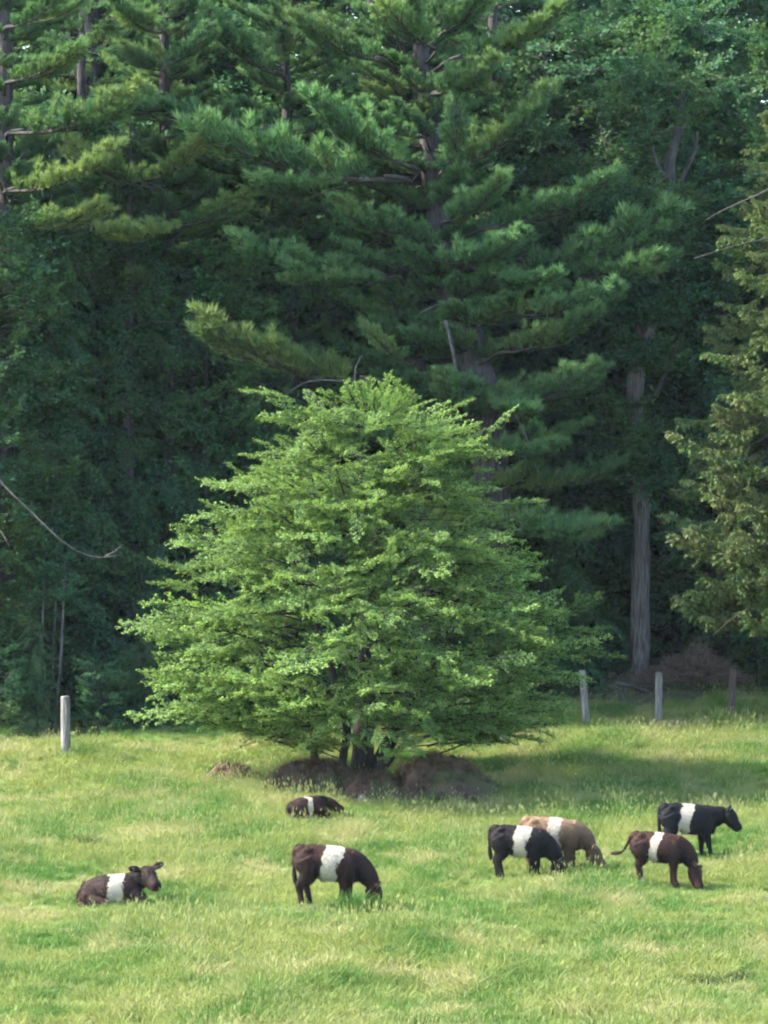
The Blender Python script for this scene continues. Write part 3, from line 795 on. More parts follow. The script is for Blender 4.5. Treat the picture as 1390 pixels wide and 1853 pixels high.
    # the long single sprays that stick out of the outline
    for (x0, y0, x1, y1, dy) in ((560, 735, 442, 708, -.2), (560, 770, 470, 757, -.3), (470, 900, 362, 866, 0), (440, 960, 358, 915, -.4), (380, 1050, 276, 1012, -.2), (370, 1075, 272, 1058, 0), (400, 1130, 222, 1138, -.5), (380, 1180, 268, 1160, -.8),
                                 (400, 1240, 258, 1220, -.6), (420, 1290, 240, 1296, -.4), (980, 1130, 1082, 1078, -.3), (980, 1160, 1098, 1135, -.4), (990, 1190, 1126, 1190, -.2), (780, 760, 858, 733, -.2), (830, 800, 905, 775, 0), (870, 920, 985, 905, .2), (672, 800, 706, 682, 0), (645, 790, 625, 705, 0), (690, 800, 738, 708, -.2), (655, 780, 672, 690, -.3), (700, 760, 722, 690, .3),
                                 (740, 1310, 850, 1352, -2.6), (810, 1300, 930, 1346, -2.2), (690, 1318, 770, 1366, -3.0), (620, 1318, 545, 1356, -3.0), (870, 1290, 1000, 1334, -1.5), (650, 1310, 700, 1362, -3.3), (900, 1280, 1030, 1310, -.8), (760, 1290, 800, 1340, -3.4), (560, 1300, 470, 1342, -2.2)):
        s, e = P(x0, y0, HD + dy) - b, P(x1, y1, HD + dy - 0.4) - b
        link('leafy_branch', HAW_ME[rng.integers(7)], crown, frame(s, e - s, np.linalg.norm(e - s) / 2.4, roll=rng.normal() * .2))
hawthorn()

# ------------------------------------------------------------------ mounds, stones, brush, posts
def vnoise(x, y, s, seed):
    """cheap smooth value noise"""
    rng = np.random.default_rng(seed); tab = rng.random((64, 64))
    u, v = x * s + 100, y * s + 100
    i, j = np.floor(u).astype(int), np.floor(v).astype(int); f, h = u - i, v - j
    f, h = f * f * (3 - 2 * f), h * h * (3 - 2 * h)
    t = lambda a, b_: tab[a % 64, b_ % 64]
    return (t(i, j) * (1 - f) + t(i + 1, j) * f) * (1 - h) + (t(i, j + 1) * (1 - f) + t(i + 1, j + 1) * f) * h

M_STALK = leaf_mat('dead_stalks', (0.050, 0.032, 0.024), (0.15, 0.10, 0.07), (0.07, 0.10, 0.035), 0.15, 1.3)
def heap(name, label, cat, px, py, rx, ry, h, mat, seed, stalks=900):
    rng = np.random.default_rng(seed)
    c = G(px, py); n, m = 72, 26
    ph = rng.uniform(0, 6, 6)
    q, a = np.meshgrid(np.arange(1, m + 1) / m, 2 * np.pi * np.arange(n) / n, indexing='ij')
    q, a = q.ravel(), a.ravel()
    w = 1 + 0.15 * np.sin(2 * a + ph[0]) + 0.1 * np.sin(5 * a + ph[1]) + 0.06 * np.sin(9 * a + ph[2])
    x, y = np.cos(a) * rx * q * w, np.sin(a) * ry * q * w
    lump = 0.35 + 0.75 * vnoise(x, y, 1.6, seed) + 0.45 * vnoise(x, y, 3.7, seed + 1) + 0.25 * vnoise(x, y, 9.0, seed + 2)
    hh = h * (1 - q ** 1.7) * lump * 0.85 + 0.05 * (vnoise(x, y, 14.0, seed + 3) - .5) * (1 - q)
    z = hh + gz(c[0] + x, c[1] + y) - c[2] - 0.06 * q ** 4
    V = np.vstack([[0, 0, z[:n].mean()], np.stack([x, y, z], 1)])
    F = []
    for j in range(n):
        F.append((0, 1 + j, 1 + (j + 1) % n))
        for i in range(m - 1):
            a0 = 1 + i * n + j; a1 = 1 + i * n + (j + 1) % n
            F += [(a0, a0 + n, a1 + n), (a0, a1 + n, a1)]
    t = thing(name, label, cat, c)
    link('earth', make_mesh('earth', V, np.array(F), [mat], smooth=True), t)
    g = Geo(); idx = rng.integers(0, len(x), stalks)
    b = V[1 + idx] + rng.normal(size=(stalks, 3)) * np.array([.05, .05, .0]) - np.array([0, 0, .02])
    needles(g, b, nrm(np.array([0, 0, .7]) + rng.normal(size=(stalks, 3)) * .6), rng.uniform(.08, .24, stalks), np.full(stalks, .013), rng, 0, rng.random(stalks))
    link('dead_stalks', g.mesh('dead_stalks', [M_STALK]), t)
    return t
heap('dirt_mound', 'low rough mound of brown earth right of the main hawthorn stem', 'mound', 780, 1438, 1.65, 1.2, 0.72, M_DIRT, 1, 3200)
heap('dirt_mound', 'low rough earth mound under the thin left hawthorn stems, behind the lying calf', 'mound', 575, 1434, 1.45, 1.05, 0.58, M_DIRT, 2, 2800)
heap('dirt_mound', 'rough dark earth between the two mounds, at the foot of the thickest hawthorn stem', 'mound', 672, 1440, 1.0, 0.95, 0.5, M_DIRT, 5, 1800)
heap('dirt_mound', 'small dark earth hump left of the hawthorn mound', 'mound', 420, 1412, 0.7, 0.55, 0.55, M_DIRT, 3, 700)
heap('brush_bank', 'low weedy bank of earth under the brown brush heap', 'bank', 1205, 1258, 2.7, 1.9, 0.55, M_BANK, 4, 3000)

def stone(label, px, py, r, mat, seed, sq=(1, .8, .7), d=None):
    rng = np.random.default_rng(seed)
    c = G(px, py) if d is None else on_ground(px, d)
    bm = __import__('bmesh').new()
    __import__('bmesh').ops.create_icosphere(bm, subdivisions=3, radius=1)
    ax = nrm(rng.normal(size=(9, 3))); off = rng.uniform(0.62, 0.9, 9)
    for v in bm.verts:
        p = np.array(v.co)
        for a_, o_ in zip(ax, off):
            k = p @ a_
            if k > o_:
                p = p - a_ * (k - o_) * 0.85
        p = p * (1 + 0.03 * math.sin(7 * p[0] + seed) + 0.03 * math.sin(8 * p[2]))
        v.co = p * np.array(sq) * r
    me = bpy.data.meshes.new('field_stone'); bm.to_mesh(me); bm.free()
    me.materials.append(mat)
    for p in me.polygons: p.use_smooth = True
    o = thing('field_stone', label, 'stone', c + np.array([0, 0, r * 0.35]), 'field stones round the hawthorn', me)
    o.rotation_euler = (0, 0, seed)
stone('pale grey stone at the right end of the hawthorn mound', 852, 1470, 0.15, M_ROCK, 1)
stone('grey stone in the grass in front of the main hawthorn stem', 655, 1456, 0.17, M_ROCK, 2, (.8, .8, 1.0))
stone('small grey stone on the left slope of the hawthorn mound', 513, 1448, 0.13, M_ROCK, 3)
stone('pale stone among the earth of the left hump', 412, 1418, 0.11, M_ROCKW, 4)
stone('upright pale stone showing under the right branches of the hawthorn', 912, 1345, 0.2, M_ROCK, 5, (.8, .7, 1.2))
stone('white boulder glimpsed behind the lower right branches of the hawthorn', 830, 1290, 0.3, M_ROCKW, 6, (1, .7, .6), 117.5)
stone('small pale stone at the foot of the thin left hawthorn stem', 582, 1404, 0.07, M_ROCKW, 7)
stone('small stone right of the earth mound in the shade', 832, 1392, 0.12, M_ROCK, 8)

def brush():
    rng = np.random.default_rng(71); c = P(1250, 1250, 118.0)
    c[2] = float(gz(c[0], c[1])) + 0.38
    t = thing('brush_heap', 'rounded heap of dead reddish-brown brush behind the right fence posts', 'brush heap', c)
    for part, n, sc in (('twig_mass', 2600, 1.0), ('outer_twigs', 900, 1.12)):
        g = Geo()
        for k in range(n):
            a = rng.uniform(0, 6.283); q = rng.random() ** .5
            x, y = math.cos(a) * 1.2 * q, math.sin(a) * .9 * q
            h = 0.85 * math.sqrt(max(0, 1 - q * q)) * (0.75 + .3 * math.sin(3 * x + 1) + .1 * math.sin(9 * x))
            p = np.array([x, y, h * rng.uniform(0.25, 1.0) * sc])
            d = nrm(np.array([x * .8 + rng.normal() * .5, y * .6 + rng.normal() * .5, rng.uniform(-.2, .9)]))
            ln = rng.uniform(.15, .4)
            needles(g, p[None], d[None], [ln], [.016], rng, 0, [rng.random()])
            if k % 3 == 0:
                e = p + d * ln * .6
                needles(g, e[None].repeat(2, 0), nrm(d + rng.normal(size=(2, 3)) * .6), [ln * .5] * 2, [.012] * 2, rng, 0, rng.random(2))
        link(part, g.mesh(part, [M_BRUSH]), t)
brush()
# fallen log by the split-bark trunk
g = Geo()
pa, pb = on_ground(1114, 118.4) + np.array([0, 0, .50]), on_ground(1180, 117.9) + np.array([0, 0, .34])
tube(g, smooth_path([pa - pa, (pb - pa) * .5 + np.array([0, 0, .03]), pb - pa], 8), np.linspace(.045, .03, 8), 8, 0, rough=.12, rng=np.random.default_rng(2))
t = thing('fallen_log', 'grey fallen limb lying across the foot of the split-bark trunk', 'log', pa); link('log', g.mesh('log', [M_DEAD], smooth=True), t)
heap('root_mound', 'dark stump and root mass just right of the leaning pale fence post', 'stump', 1120, 1258, 0.75, 0.6, 0.72, M_DIRT, 9, 500)

def post(label, px, ytop, ybot, w, mat, lean=0.0, seed=0, insul=False):
    b = G(px, ybot); d = b[1]
    top = np.array([(px + lean - CX) / FPX * d, d, (YH - ytop) / FPX * d])
    H = top[2] - b[2]
    t = thing('fence_post', label, 'fence post', b, 'wooden fence posts along the wood')
    rng = np.random.default_rng(seed); g = Geo()
    r = w / 2 / FPX * d
    zs = np.array([-0.4, 0, .3, .6, .9, 0.985, 1.0]) * H; rr = r * np.array([1.02, 1.02, 1, 1, .98, .97, .88])
    lx = (top[0] - b[0]) / H
    pts = np.stack([zs * lx, 0 * zs, zs], 1)
    tube(g, pts, rr, 14, 0, rough=0.07, rng=rng)
    link('post', g.mesh('post', [mat], smooth=None), t)
    if insul:
        gi = Geo(); z = H * 0.37
        tube(gi, [(r * .9, -.02, z), (r + .045, -.02, z)], [.018, .018], 8)
        tube(gi, [(r + .045, -.02, z - .035), (r + .075, -.02, z + .035)], [.03, .026], 8)
        mi = rough_mat('yellow_insulator', (0.62, 0.55, 0.18), (0.75, 0.68, 0.3), 8, rough=.5)
        i = link('insulator', gi.mesh('insulator', [mi], smooth=True), t)
        i['label'] = 'pale yellow insulator on the right side of the post'
post('grey weathered fence post with a yellow insulator at the far left', 119, 1260, 1374, 17, M_POST, -1, 1, True)
post('pale fence post leaning left beside the right side of the hawthorn', 1062, 1213, 1309, 13, M_POST, -8, 2)
post('upright grey fence post in front of the split-bark trunk', 1192, 1217, 1310, 13, M_POST, 1, 3)
post('dark brown fence post at the right end of the brush heap', 1325, 1210, 1306, 13, M_POSTB, 2, 4)

# ------------------------------------------------------------------ cattle
def cow_mat(name, dark, mid, belt, b0, b1, slant, brown=0.5, curve=0.0, top=None):
    m, nt, out = new_mat(name)
    tc = nd(nt, 'ShaderNodeTexCoord'); sx = nd(nt, 'ShaderNodeSeparateXYZ')
    nt.links.new(tc.outputs['Object'], sx.inputs[0])
    def M(op, a, b):
        n = nd(nt, 'ShaderNodeMath', operation=op)
        for s, v in ((n.inputs[0], a), (n.inputs[1], b)):
            if isinstance(v, bpy.types.NodeSocket): nt.links.new(v, s)
            else: s.default_value = v
        return n.outputs[0]
    n1 = noise(nt, 4.5, 4, tc.outputs['Object'])
    n2 = noise(nt, 26, 3, tc.outputs['Object'])
    xx = M('ADD', M('ADD', sx.outputs[0], M('MULTIPLY', sx.outputs[2], slant)), M('ADD', M('MULTIPLY', M('SUBTRACT', n1, 0.5), 0.26), M('MULTIPLY', M('SUBTRACT', n2, 0.5), 0.11)))
    inb = M('MULTIPLY', ramp(nt, xx, b0 - 0.012, b0 + 0.012), M('SUBTRACT', 1.0, ramp(nt, xx, b1 - 0.012, b1 + 0.012)))
    base = mixc(nt, M('MULTIPLY', ramp(nt, noise(nt, 2.2, 3, tc.outputs['Object']), 0.35, 0.65), brown), dark, mid)
    if top is not None:
        base = mixc(nt, ramp(nt, sx.outputs[2], top[1], top[2]), base, top[0])
    base = mixc(nt, M('MULTIPLY', n2, 0.5), base, tuple(c * 0.55 for c in mid))
    wht = mixc(nt, ramp(nt, n1, 0.55, 0.75), belt, tuple(c * 0.82 for c in belt))
    c = mixc(nt, inb, base, wht)
    p = nd(nt, 'ShaderNodeBsdfPrincipled'); p.inputs['Roughness'].default_value = 0.75
    p.inputs['Specular IOR Level'].default_value = 0.2
    nt.links.new(c, p.inputs['Base Color'])
    bp = nd(nt, 'ShaderNodeBump'); bp.inputs['Strength'].default_value = 0.5; bp.inputs['Distance'].default_value = 0.02
    nt.links.new(n2, bp.inputs['Height']); nt.links.new(bp.outputs[0], p.inputs['Normal'])
    nt.links.new(p.outputs[0], out.inputs[0])
    return m

M_EYE = rough_mat('eye', (0.004, 0.004, 0.004), (0.008, 0.007, 0.006), 5, rough=0.12, bump=0)
M_EARH = leaf_mat('ear_hair', (0.20, 0.17, 0.13), (0.42, 0.38, 0.32), None, 0.15)
M_HORN = rough_mat('hoof_horn', (0.03, 0.026, 0.022), (0.07, 0.06, 0.05), 9, rough=.6)

def remesh(g, voxel=0.015, smooth=5):
    me = g.mesh('tmp', [])
    o = bpy.data.objects.new('tmp', me); COL.objects.link(o)
    r = o.modifiers.new('r', 'REMESH'); r.mode = 'VOXEL'; r.voxel_size = voxel; r.use_smooth_shade = True
    s = o.modifiers.new('s', 'SMOOTH'); s.factor = 0.5; s.iterations = smooth
    dg = bpy.context.evaluated_depsgraph_get()
    new = bpy.data.meshes.new_from_object(o.evaluated_get(dg))
    bpy.data.objects.remove(o); bpy.data.meshes.remove(me)
    return new

def ellipsoid(g, c, r, n=12):
    c = np.asarray(c, float)
    t = np.linspace(-1, 1, 9); k = np.sqrt(np.clip(1 - t * t, 0.0, 1)); k[0] = k[-1] = 0.05
    tube(g, [c + np.array([x * r[0], 0, 0]) for x in t], k * r[1], n, rad2=k * r[2], up=(0, 0, 1))

def head(g, poll, fwd, s=1.0, side=(0, 1, 0)):
    """head from poll towards the muzzle; returns eye and ear positions"""
    f = nrm(fwd); sd = np.asarray(side, float); sd = nrm(sd - f * (sd @ f)); up = np.cross(f, sd)
    st = [(-0.04, .07, .07, 0.0), (0.02, .112, .115, -.01), (0.10, .126, .138, -.025), (0.18, .118, .142, -.04), (0.27, .095, .118, -.045), (0.35, .088, .096, -.036), (0.41, .092, .088, -.03), (0.45, .068, .062, -.03)]
    pts = [poll + f * a * s + up * u * s for a, w, h, u in st]
    tube(g, pts, [w * s for _, w, h, u in st], 14, rad2=[h * s for _, w, h, u in st], up=up)
    eyes = [poll + f * 0.17 * s + sd * k * 0.098 * s + up * 0.035 * s for k in (1, -1)]
    ears = []
    for k in (1, -1):
        e0 = poll + f * 0.01 * s + sd * k * 0.085 * s + up * 0.03 * s
        dr = nrm(sd * k * 0.95 - f * 0.10 + up * 0.22)
        q = [e0, e0 + dr * .06 * s, e0 + dr * .13 * s, e0 + dr * .19 * s, e0 + dr * .225 * s]
        tube(g, q, [.026 * s, .05 * s, .06 * s, .04 * s, .012 * s], 10, rad2=[.022 * s, .022 * s, .02 * s, .018 * s, .012 * s], up=up * .6 + f * .8)
        ears.append((e0, dr, -f * .0 + up))
    return eyes, ears, (f, sd, up)

def fur(me, n, length, rng, keep=None):
    """short coat: fine triangles lying along the body"""
    nf = len(me.polygons)
    c = np.empty(nf * 3); me.polygons.foreach_get('center', c); c = c.reshape(-1, 3)
    nn = np.empty(nf * 3); me.polygons.foreach_get('normal', nn); nn = nn.reshape(-1, 3)
    ar = np.empty(nf); me.polygons.foreach_get('area', ar)
    idx = rng.choice(nf, n, p=ar / ar.sum())
    b, no = c[idx] + rng.normal(size=(n, 3)) * 0.005, nn[idx]
    d = nrm(no * 0.6 + np.array([-0.45, 0, -0.7]) + rng.normal(size=(n, 3)) * 0.42)
    d = nrm(d - no * np.minimum(0, (d * no).sum(1) - 0.25)[:, None])
    g = Geo()
    needles(g, b - no * 0.004, d, rng.uniform(.6, 1.2, n) * length, np.full(n, .008), rng, 0, np.full(n, .5))
    return g

def build_cow(label, loc, yaw, s, mat, eyes, ears, g, seed, fur_n=15000, fur_l=0.04, earhair=1.0, extra=None):
    rng = np.random.default_rng(seed)
    t = thing('calf', label, 'cow', loc, 'belted cattle in the pasture')
    t.rotation_euler = (0, 0, yaw); t.scale = (s, s, s)
    me = remesh(g); me.name = 'body'; me.materials.clear(); me.materials.append(mat)
    body = link('body', me, t)
    f = fur(me, fur_n, fur_l, rng)
    link('coat', f.mesh('coat', [mat]), t)
    for e in eyes:
        ge = Geo(); ellipsoid(ge, (0, 0, 0), (.019, .019, .019), 10)
        link('eye', ge.mesh('eye', [M_EYE], smooth=True), t).location = tuple(e)
    for (e0, dr, up) in ears:
        gh = Geo(); n = int(110 * earhair)
        b = e0 + dr * rng.uniform(.04, .19, n)[:, None] + rng.normal(size=(n, 3)) * .014
        needles(gh, b, nrm(dr * .5 + np.array([.35, 0, -.45]) + rng.normal(size=(n, 3)) * .45), rng.uniform(.03, .065, n), np.full(n, .008), rng, 0, rng.random(n))
        link('ear_hair', gh.mesh('ear_hair', [M_EARH]), t)
    return t

def torso_standing(g, arch=0.0):
    # x, centre z, half height, half width ; rump at x=0, shoulder about 1.05
    st = [(0.00, .97, .10, .09), (0.04, .95, .19, .16), (0.14, .91, .255, .215), (0.28, .885, .285, .235), (0.42, .86, .295, .25), (0.56, .835, .315, .275), (0.70, .815, .325, .285), (0.82, .80, .32, .27), (0.94, .79, .30, .24), (1.04, .78, .26, .20), (1.12, .765, .19, .14), (1.17, .75, .09, .08)]
    tube(g, [(x, 0, z) for x, z, h, w in st], [w for *_, w in st], 20, rad2=[h for _, _, h, _ in st], up=(0, 0, 1))
    ellipsoid(g, (0.10, 0, 1.06), (.13, .13, .11))
    ellipsoid(g, (0.95, 0, 1.00), (.18, .10, .10))
    for k in (1, -1):
        ellipsoid(g, (0.24, .15 * k, 1.07), (.09, .06, .06)); ellipsoid(g, (0.93, .17 * k, .80), (.16, .07, .20)); ellipsoid(g, (0.16, .16 * k, .84), (.17, .08, .20))

def legs_standing(g, hind=(0, 0), front=(0, 0)):
    for k, sgn in enumerate((1, -1)):
        dx = hind[k]
        y = .13 * sgn
        pts = [(0.17, y * .9, .90), (0.25, y * 1.15, .70), (0.20 + dx * .35, y * 1.1, .56), (0.10 + dx * .75, y, .43), (0.12 + dx * .9, y * .95, .30), (0.14 + dx, y * .95, .13), (0.17 + dx, y * .95, .05), (0.19 + dx, y * .95, 0.0)]
        tube(g, smooth_path(pts, 18), np.interp(np.linspace(0, 7, 18), range(8), [.16, .14, .10, .058, .045, .043, .054, .052]), 12, rad2=np.interp(np.linspace(0, 7, 18), range(8), [.20, .19, .135, .075, .055, .05, .062, .06]), up=(1, 0, 0))
        dx = front[k]; y = .125 * sgn
        pts = [(0.97, y * .9, .80), (0.95, y * 1.1, .62), (0.93 + dx * .4, y * 1.05, .48), (0.94 + dx * .7, y, .35), (0.94 + dx * .9, y * .97, .24), (0.95 + dx, y * .97, .12), (0.975 + dx, y * .97, .05), (0.99 + dx, y * .97, 0)]
        tube(g, smooth_path(pts, 18), np.interp(np.linspace(0, 7, 18), range(8), [.13, .115, .075, .055, .043, .042, .052, .05]), 12, rad2=np.interp(np.linspace(0, 7, 18), range(8), [.17, .15, .10, .068, .052, .05, .06, .06]), up=(1, 0, 0))

def tail(g, pts, tassel=True):
    q = smooth_path(pts, 16)
    r = np.interp(np.linspace(0, 1, 16), [0, .15, .6, .75, .9, 1], [.045, .034, .026, .042, .045, .015])
    tube(g, q, r, 8, up=(0, 1, 0))

def standing_calf(label, loc, yaw, s, mat, seed, pose, hind, front, tailpts, head_side=(0, 1, 0), **kw):
    g = Geo(); torso_standing(g); legs_standing(g, hind, front)
    tail(g, tailpts)
    neck, poll, fwd = pose
    st = np.linspace(0, 1, 10); q = smooth_path(neck, 10)
    tube(g, q, np.interp(st, [0, .35, .7, 1], [.18, .15, .12, .105]), 16, rad2=np.interp(st, [0, .35, .7, 1], [.26, .225, .18, .13]), up=(0.3, 0, 1) if q[-1][2] > .6 else (0.9, 0, .5))
    eyes, ears, _ = head(g, np.asarray(poll, float), fwd, 1.1, head_side)
    # sheath and brisket
    ellipsoid(g, (0.52, 0, .53), (.10, .045, .05)); ellipsoid(g, (1.05, 0, .60), (.13, .10, .12))
    return build_cow(label, loc, yaw, s, mat, eyes, ears, g, seed, **kw)

GRAZE = ([(0.95, 0, .86), (1.14, 0, .76), (1.30, 0, .60), (1.40, 0, .46)], (1.415, 0, .43), (0.22, 0, -0.95))
GRAZE2 = ([(0.95, 0, .86), (1.14, 0, .76), (1.27, 0.02, .58), (1.34, .05, .45)], (1.36, .05, .42), (0.35, -0.25, -0.9))
REACH = ([(0.95, 0, .86), (1.14, 0, .78), (1.27, 0, .66), (1.34, 0, .57)], (1.35, 0, .55), (0.58, 0.05, -0.80))
UP = ([(0.93, 0, .86), (1.15, 0, .87), (1.32, 0, .92), (1.42, 0, .98)], (1.43, 0, 1.0), (0.56, -0.22, -0.80))
T_DOWN = [(0.06, 0, 1.12), (-0.02, 0, 1.06), (-0.04, 0, .85), (-0.02, 0, .6), (0.0, 0, .42)]
T_SIDE = [(0.06, 0, 1.10), (-0.03, 0, 1.04), (-0.10, 0.0, .88), (-0.20, -.02, .72), (-0.34, -.02, .68), (-0.46, -.02, .68)]

BLK, BRN = (0.0035, 0.003, 0.003), (0.048, 0.018, 0.012)
WHT = (0.38, 0.33, 0.255)
def cow_at(px_tail, py, dz=0.0):
    p = G(px_tail, py); p[2] += dz - 0.03
    return p

mB = cow_mat('coat_brown_front', BLK, BRN, WHT, 0.26, 0.58, -0.27, 0.9)
standing_calf('brown-black belted calf grazing alone in front, centre of the pasture', cow_at(535, 1647), math.radians(-3), 1.0, mB, 1, GRAZE, (0.10, -0.03), (0.02, -0.10), T_DOWN)
mD = cow_mat('coat_black_near', BLK, (0.014, 0.008, 0.007), WHT, 0.39, 0.68, -0.15, 0.8)
standing_calf('black belted calf grazing in front of the tan one', cow_at(889, 1593), math.radians(-10), 0.90, mD, 2, GRAZE, (-0.02, 0.10), (-0.12, 0.06), T_DOWN)
mE = cow_mat('coat_dun', (0.078, 0.043, 0.025), (0.135, 0.078, 0.046), (0.36, 0.30, 0.23), 0.53, 0.76, 0.0, 0.9, top=((0.25, 0.155, 0.085), 0.75, 1.15))
standing_calf('tan-brown belted calf grazing half hidden behind the black one', cow_at(946, 1584), math.radians(-4), 0.95, mE, 3, REACH, (0.0, 0.08), (0.05, -0.06), T_DOWN)
mF = cow_mat('coat_black_far', (0.004, 0.004, 0.005), (0.007, 0.006, 0.007), WHT, 0.19, 0.445, -0.24, 0.5)
standing_calf('black belted calf standing with its head up, farthest right', cow_at(1196, 1553), math.radians(3), 0.90, mF, 4, UP, (0.0, 0.05), (-0.06, 0.10), T_DOWN, earhair=1.5)
mG = cow_mat('coat_brown_right', BLK, BRN, WHT, 0.23, 0.425, -0.25, 1.0)
standing_calf('small brown-black belted calf grazing with its tail swung out', cow_at(1144, 1605), math.radians(-14), 0.86, mG, 5, GRAZE2, (0.02, 0.10), (-0.08, 0.02), T_SIDE)

def lying_calf(label, loc, yaw, s, mat, seed, pose, side, **kw):
    g = Geo()
    st = [(0.00, .25, .09, .10), (0.05, .26, .16, .18), (0.16, .28, .22, .26), (0.32, .305, .265, .30), (0.48, .32, .285, .32), (0.64, .335, .29, .31), (0.80, .345, .29, .28), (0.94, .35, .27, .23), (1.05, .35, .22, .18), (1.12, .35, .12, .10)]
    tube(g, [(x, 0.02 * math.sin(x * 6), z) for x, z, h, w in st], [w for *_, w in st], 20, rad2=[h for _, _, h, _ in st], up=(0, 0, 1))
    ellipsoid(g, (0.22, -.22, .22), (.24, .14, .20)); ellipsoid(g, (0.20, .22, .18), (.22, .12, .17))
    ellipsoid(g, (0.92, 0, .52), (.16, .10, .10)); ellipsoid(g, (0.14, 0, .42), (.13, .14, .07))
    tube(g, smooth_path([(0.22, -.30, .18), (0.42, -.36, .13), (0.52, -.36, .10), (0.40, -.40, .06), (0.24, -.42, .05)], 12), np.linspace(.11, .045, 12), 10)
    for sg in (1, -1):
        tube(g, smooth_path([(0.98, .15 * sg, .30), (1.12, .17 * sg, .16), (1.20, .17 * sg, .09), (1.08, .18 * sg, .06), (0.98, .17 * sg, .05)], 12), np.linspace(.11, .045, 12), 10)
    tail(g, [(0.03, 0, .34), (-.05, -.04, .26), (-.06, -.14, .14), (0.0, -.26, .09), (0.12, -.34, .08)])
    neck, poll, fwd = pose
    q = smooth_path(neck, 10); u = np.linspace(0, 1, 10)
    tube(g, q, np.interp(u, [0, .4, 1], [.17, .14, .10]), 16, rad2=np.interp(u, [0, .4, 1], [.23, .18, .115]), up=(-.6, 0, .8))
    eyes, ears, _ = head(g, np.asarray(poll, float), fwd, 1.18, side)
    return build_cow(label, loc, yaw, s, mat, eyes, ears, g, seed, **kw)
mA = cow_mat('coat_brown_lying', BLK, (0.055, 0.026, 0.019), WHT, 0.53, 0.83, 0.0, 1.0)
lying_calf('brown-black belted calf lying in the grass at left with its head up', cow_at(146, 1630, -0.05), math.radians(-6), 1.0, mA, 6,
           ([(0.90, 0, .42), (1.05, 0, .52), (1.16, -.03, .62), (1.20, -.06, .68)], (1.20, -.07, .70), (0.50, -0.72, -0.44)), (0.80, 0.58, 0.12), earhair=1.3)
mC = cow_mat('coat_brown_back', BLK, (0.052, 0.020, 0.013), WHT, 0.50, 0.66, 0.0, 1.0)
lying_calf('small dark brown belted calf lying curled beside the hawthorn mound', cow_at(522, 1496, 0.13), math.radians(24), 0.68, mC, 7,
           ([(0.90, 0, .42), (1.05, 0, .46), (1.16, 0, .47), (1.24, 0, .46)], (1.25, 0, .47), (0.75, -0.25, -0.4)), (0.2, 1, 0))

# ------------------------------------------------------------------ grass
def grass_mat():
    m, nt, out = new_mat('meadow_grass')
    att = nd(nt, 'ShaderNodeAttribute', attribute_name='tint')
    g = nd(nt, 'ShaderNodeNewGeometry')
    mp = nd(nt, 'ShaderNodeMapping'); mp.inputs['Scale'].default_value = (0.62, 0.62, 0.0)
    nt.links.new(g.outputs['Position'], mp.inputs[0])
    c = mixc(nt, ramp(nt, noise(nt, 0.55, 4, mp.outputs[0], 0.6), 0.42, 0.56), (0.098, 0.190, 0.043), (0.240, 0.275, 0.086))
    c = mixc(nt, ramp(nt, noise(nt, 1.9, 3, mp.outputs[0]), 0.55, 0.74), c, (0.060, 0.140, 0.030))
    c = mixc(nt, ramp(nt, noise(nt, 0.9, 4, mp.outputs[0]), 0.52, 0.65), c, (0.34, 0.325, 0.150))
    c = mixc(nt, ramp(nt, att.outputs['Fac'], 0.70, 1.05), c, (0.29, 0.30, 0.12))
    p = nd(nt, 'ShaderNodeBsdfPrincipled'); p.inputs['Roughness'].default_value = 0.6
    p.inputs['Specular IOR Level'].default_value = 0.1
    nt.links.new(c, p.inputs['Base Color'])
    t = nd(nt, 'ShaderNodeBsdfTranslucent'); nt.links.new(mixc(nt, 1.0, c, (1, 1, .6), 'MULTIPLY'), t.inputs[0])
    mx = nd(nt, 'ShaderNodeMixShader'); mx.inputs[0].default_value = 0.35
    nt.links.new(p.outputs[0], mx.inputs[1]); nt.links.new(t.outputs[0], mx.inputs[2]); nt.links.new(mx.outputs[0], out.inputs[0])
    return m
M_GRASS = grass_mat()

def clump(seed, n, h, spread, w=0.011, seedhead=0.0, mat=None, lean=0.35):
    rng = np.random.default_rng(seed)
    b = np.stack([rng.normal(size=n) * spread, rng.normal(size=n) * spread, np.full(n, -0.03)], 1)
    d = nrm(np.stack([rng.normal(size=n) * lean, rng.normal(size=n) * lean, np.ones(n)], 1))
    L = h * rng.uniform(.55, 1.15, n)
    out = nrm(d * np.array([1, 1, 0]) + rng.normal(size=(n, 3)) * .2 * np.array([1, 1, 0]))
    s = nrm(np.cross(d, rng.normal(size=(n, 3)))) * (w / 2)
    m1 = b + d * (L * .55)[:, None]
    tip = b + d * (L * .92)[:, None] + out * (L * rng.uniform(.1, .42, n))[:, None] - np.array([0, 0, 1]) * (L * .05)[:, None]
    V = np.stack([b - s, b + s, m1 + s * .8, m1 - s * .8, tip], 1).reshape(-1, 3)
    i = np.arange(n) * 5
    F = np.concatenate([np.stack([i, i + 1, i + 2], 1), np.stack([i, i + 2, i + 3], 1), np.stack([i + 3, i + 2, i + 4], 1)])
    tv = rng.uniform(0, .5, n)
    T = np.stack([tv, tv, tv + .1, tv + .1, tv + .32], 1).ravel()
    g = Geo(); g.add(V, F, 0, T)
    k = int(n * seedhead)
    if k:
        bb = b[:k]; dd = nrm(d[:k] + np.array([0, 0, .8])); Lh = h * rng.uniform(1.1, 1.6, k)
        needles(g, bb, dd, Lh, np.full(k, .006), rng, 0, np.full(k, .8))
        e = bb + dd * (Lh * .82)[:, None]
        for _ in range(3):
            needles(g, e, nrm(dd + rng.normal(size=(k, 3)) * .25), np.full(k, .07), np.full(k, .014), rng, 0, np.full(k, .95))
    return g

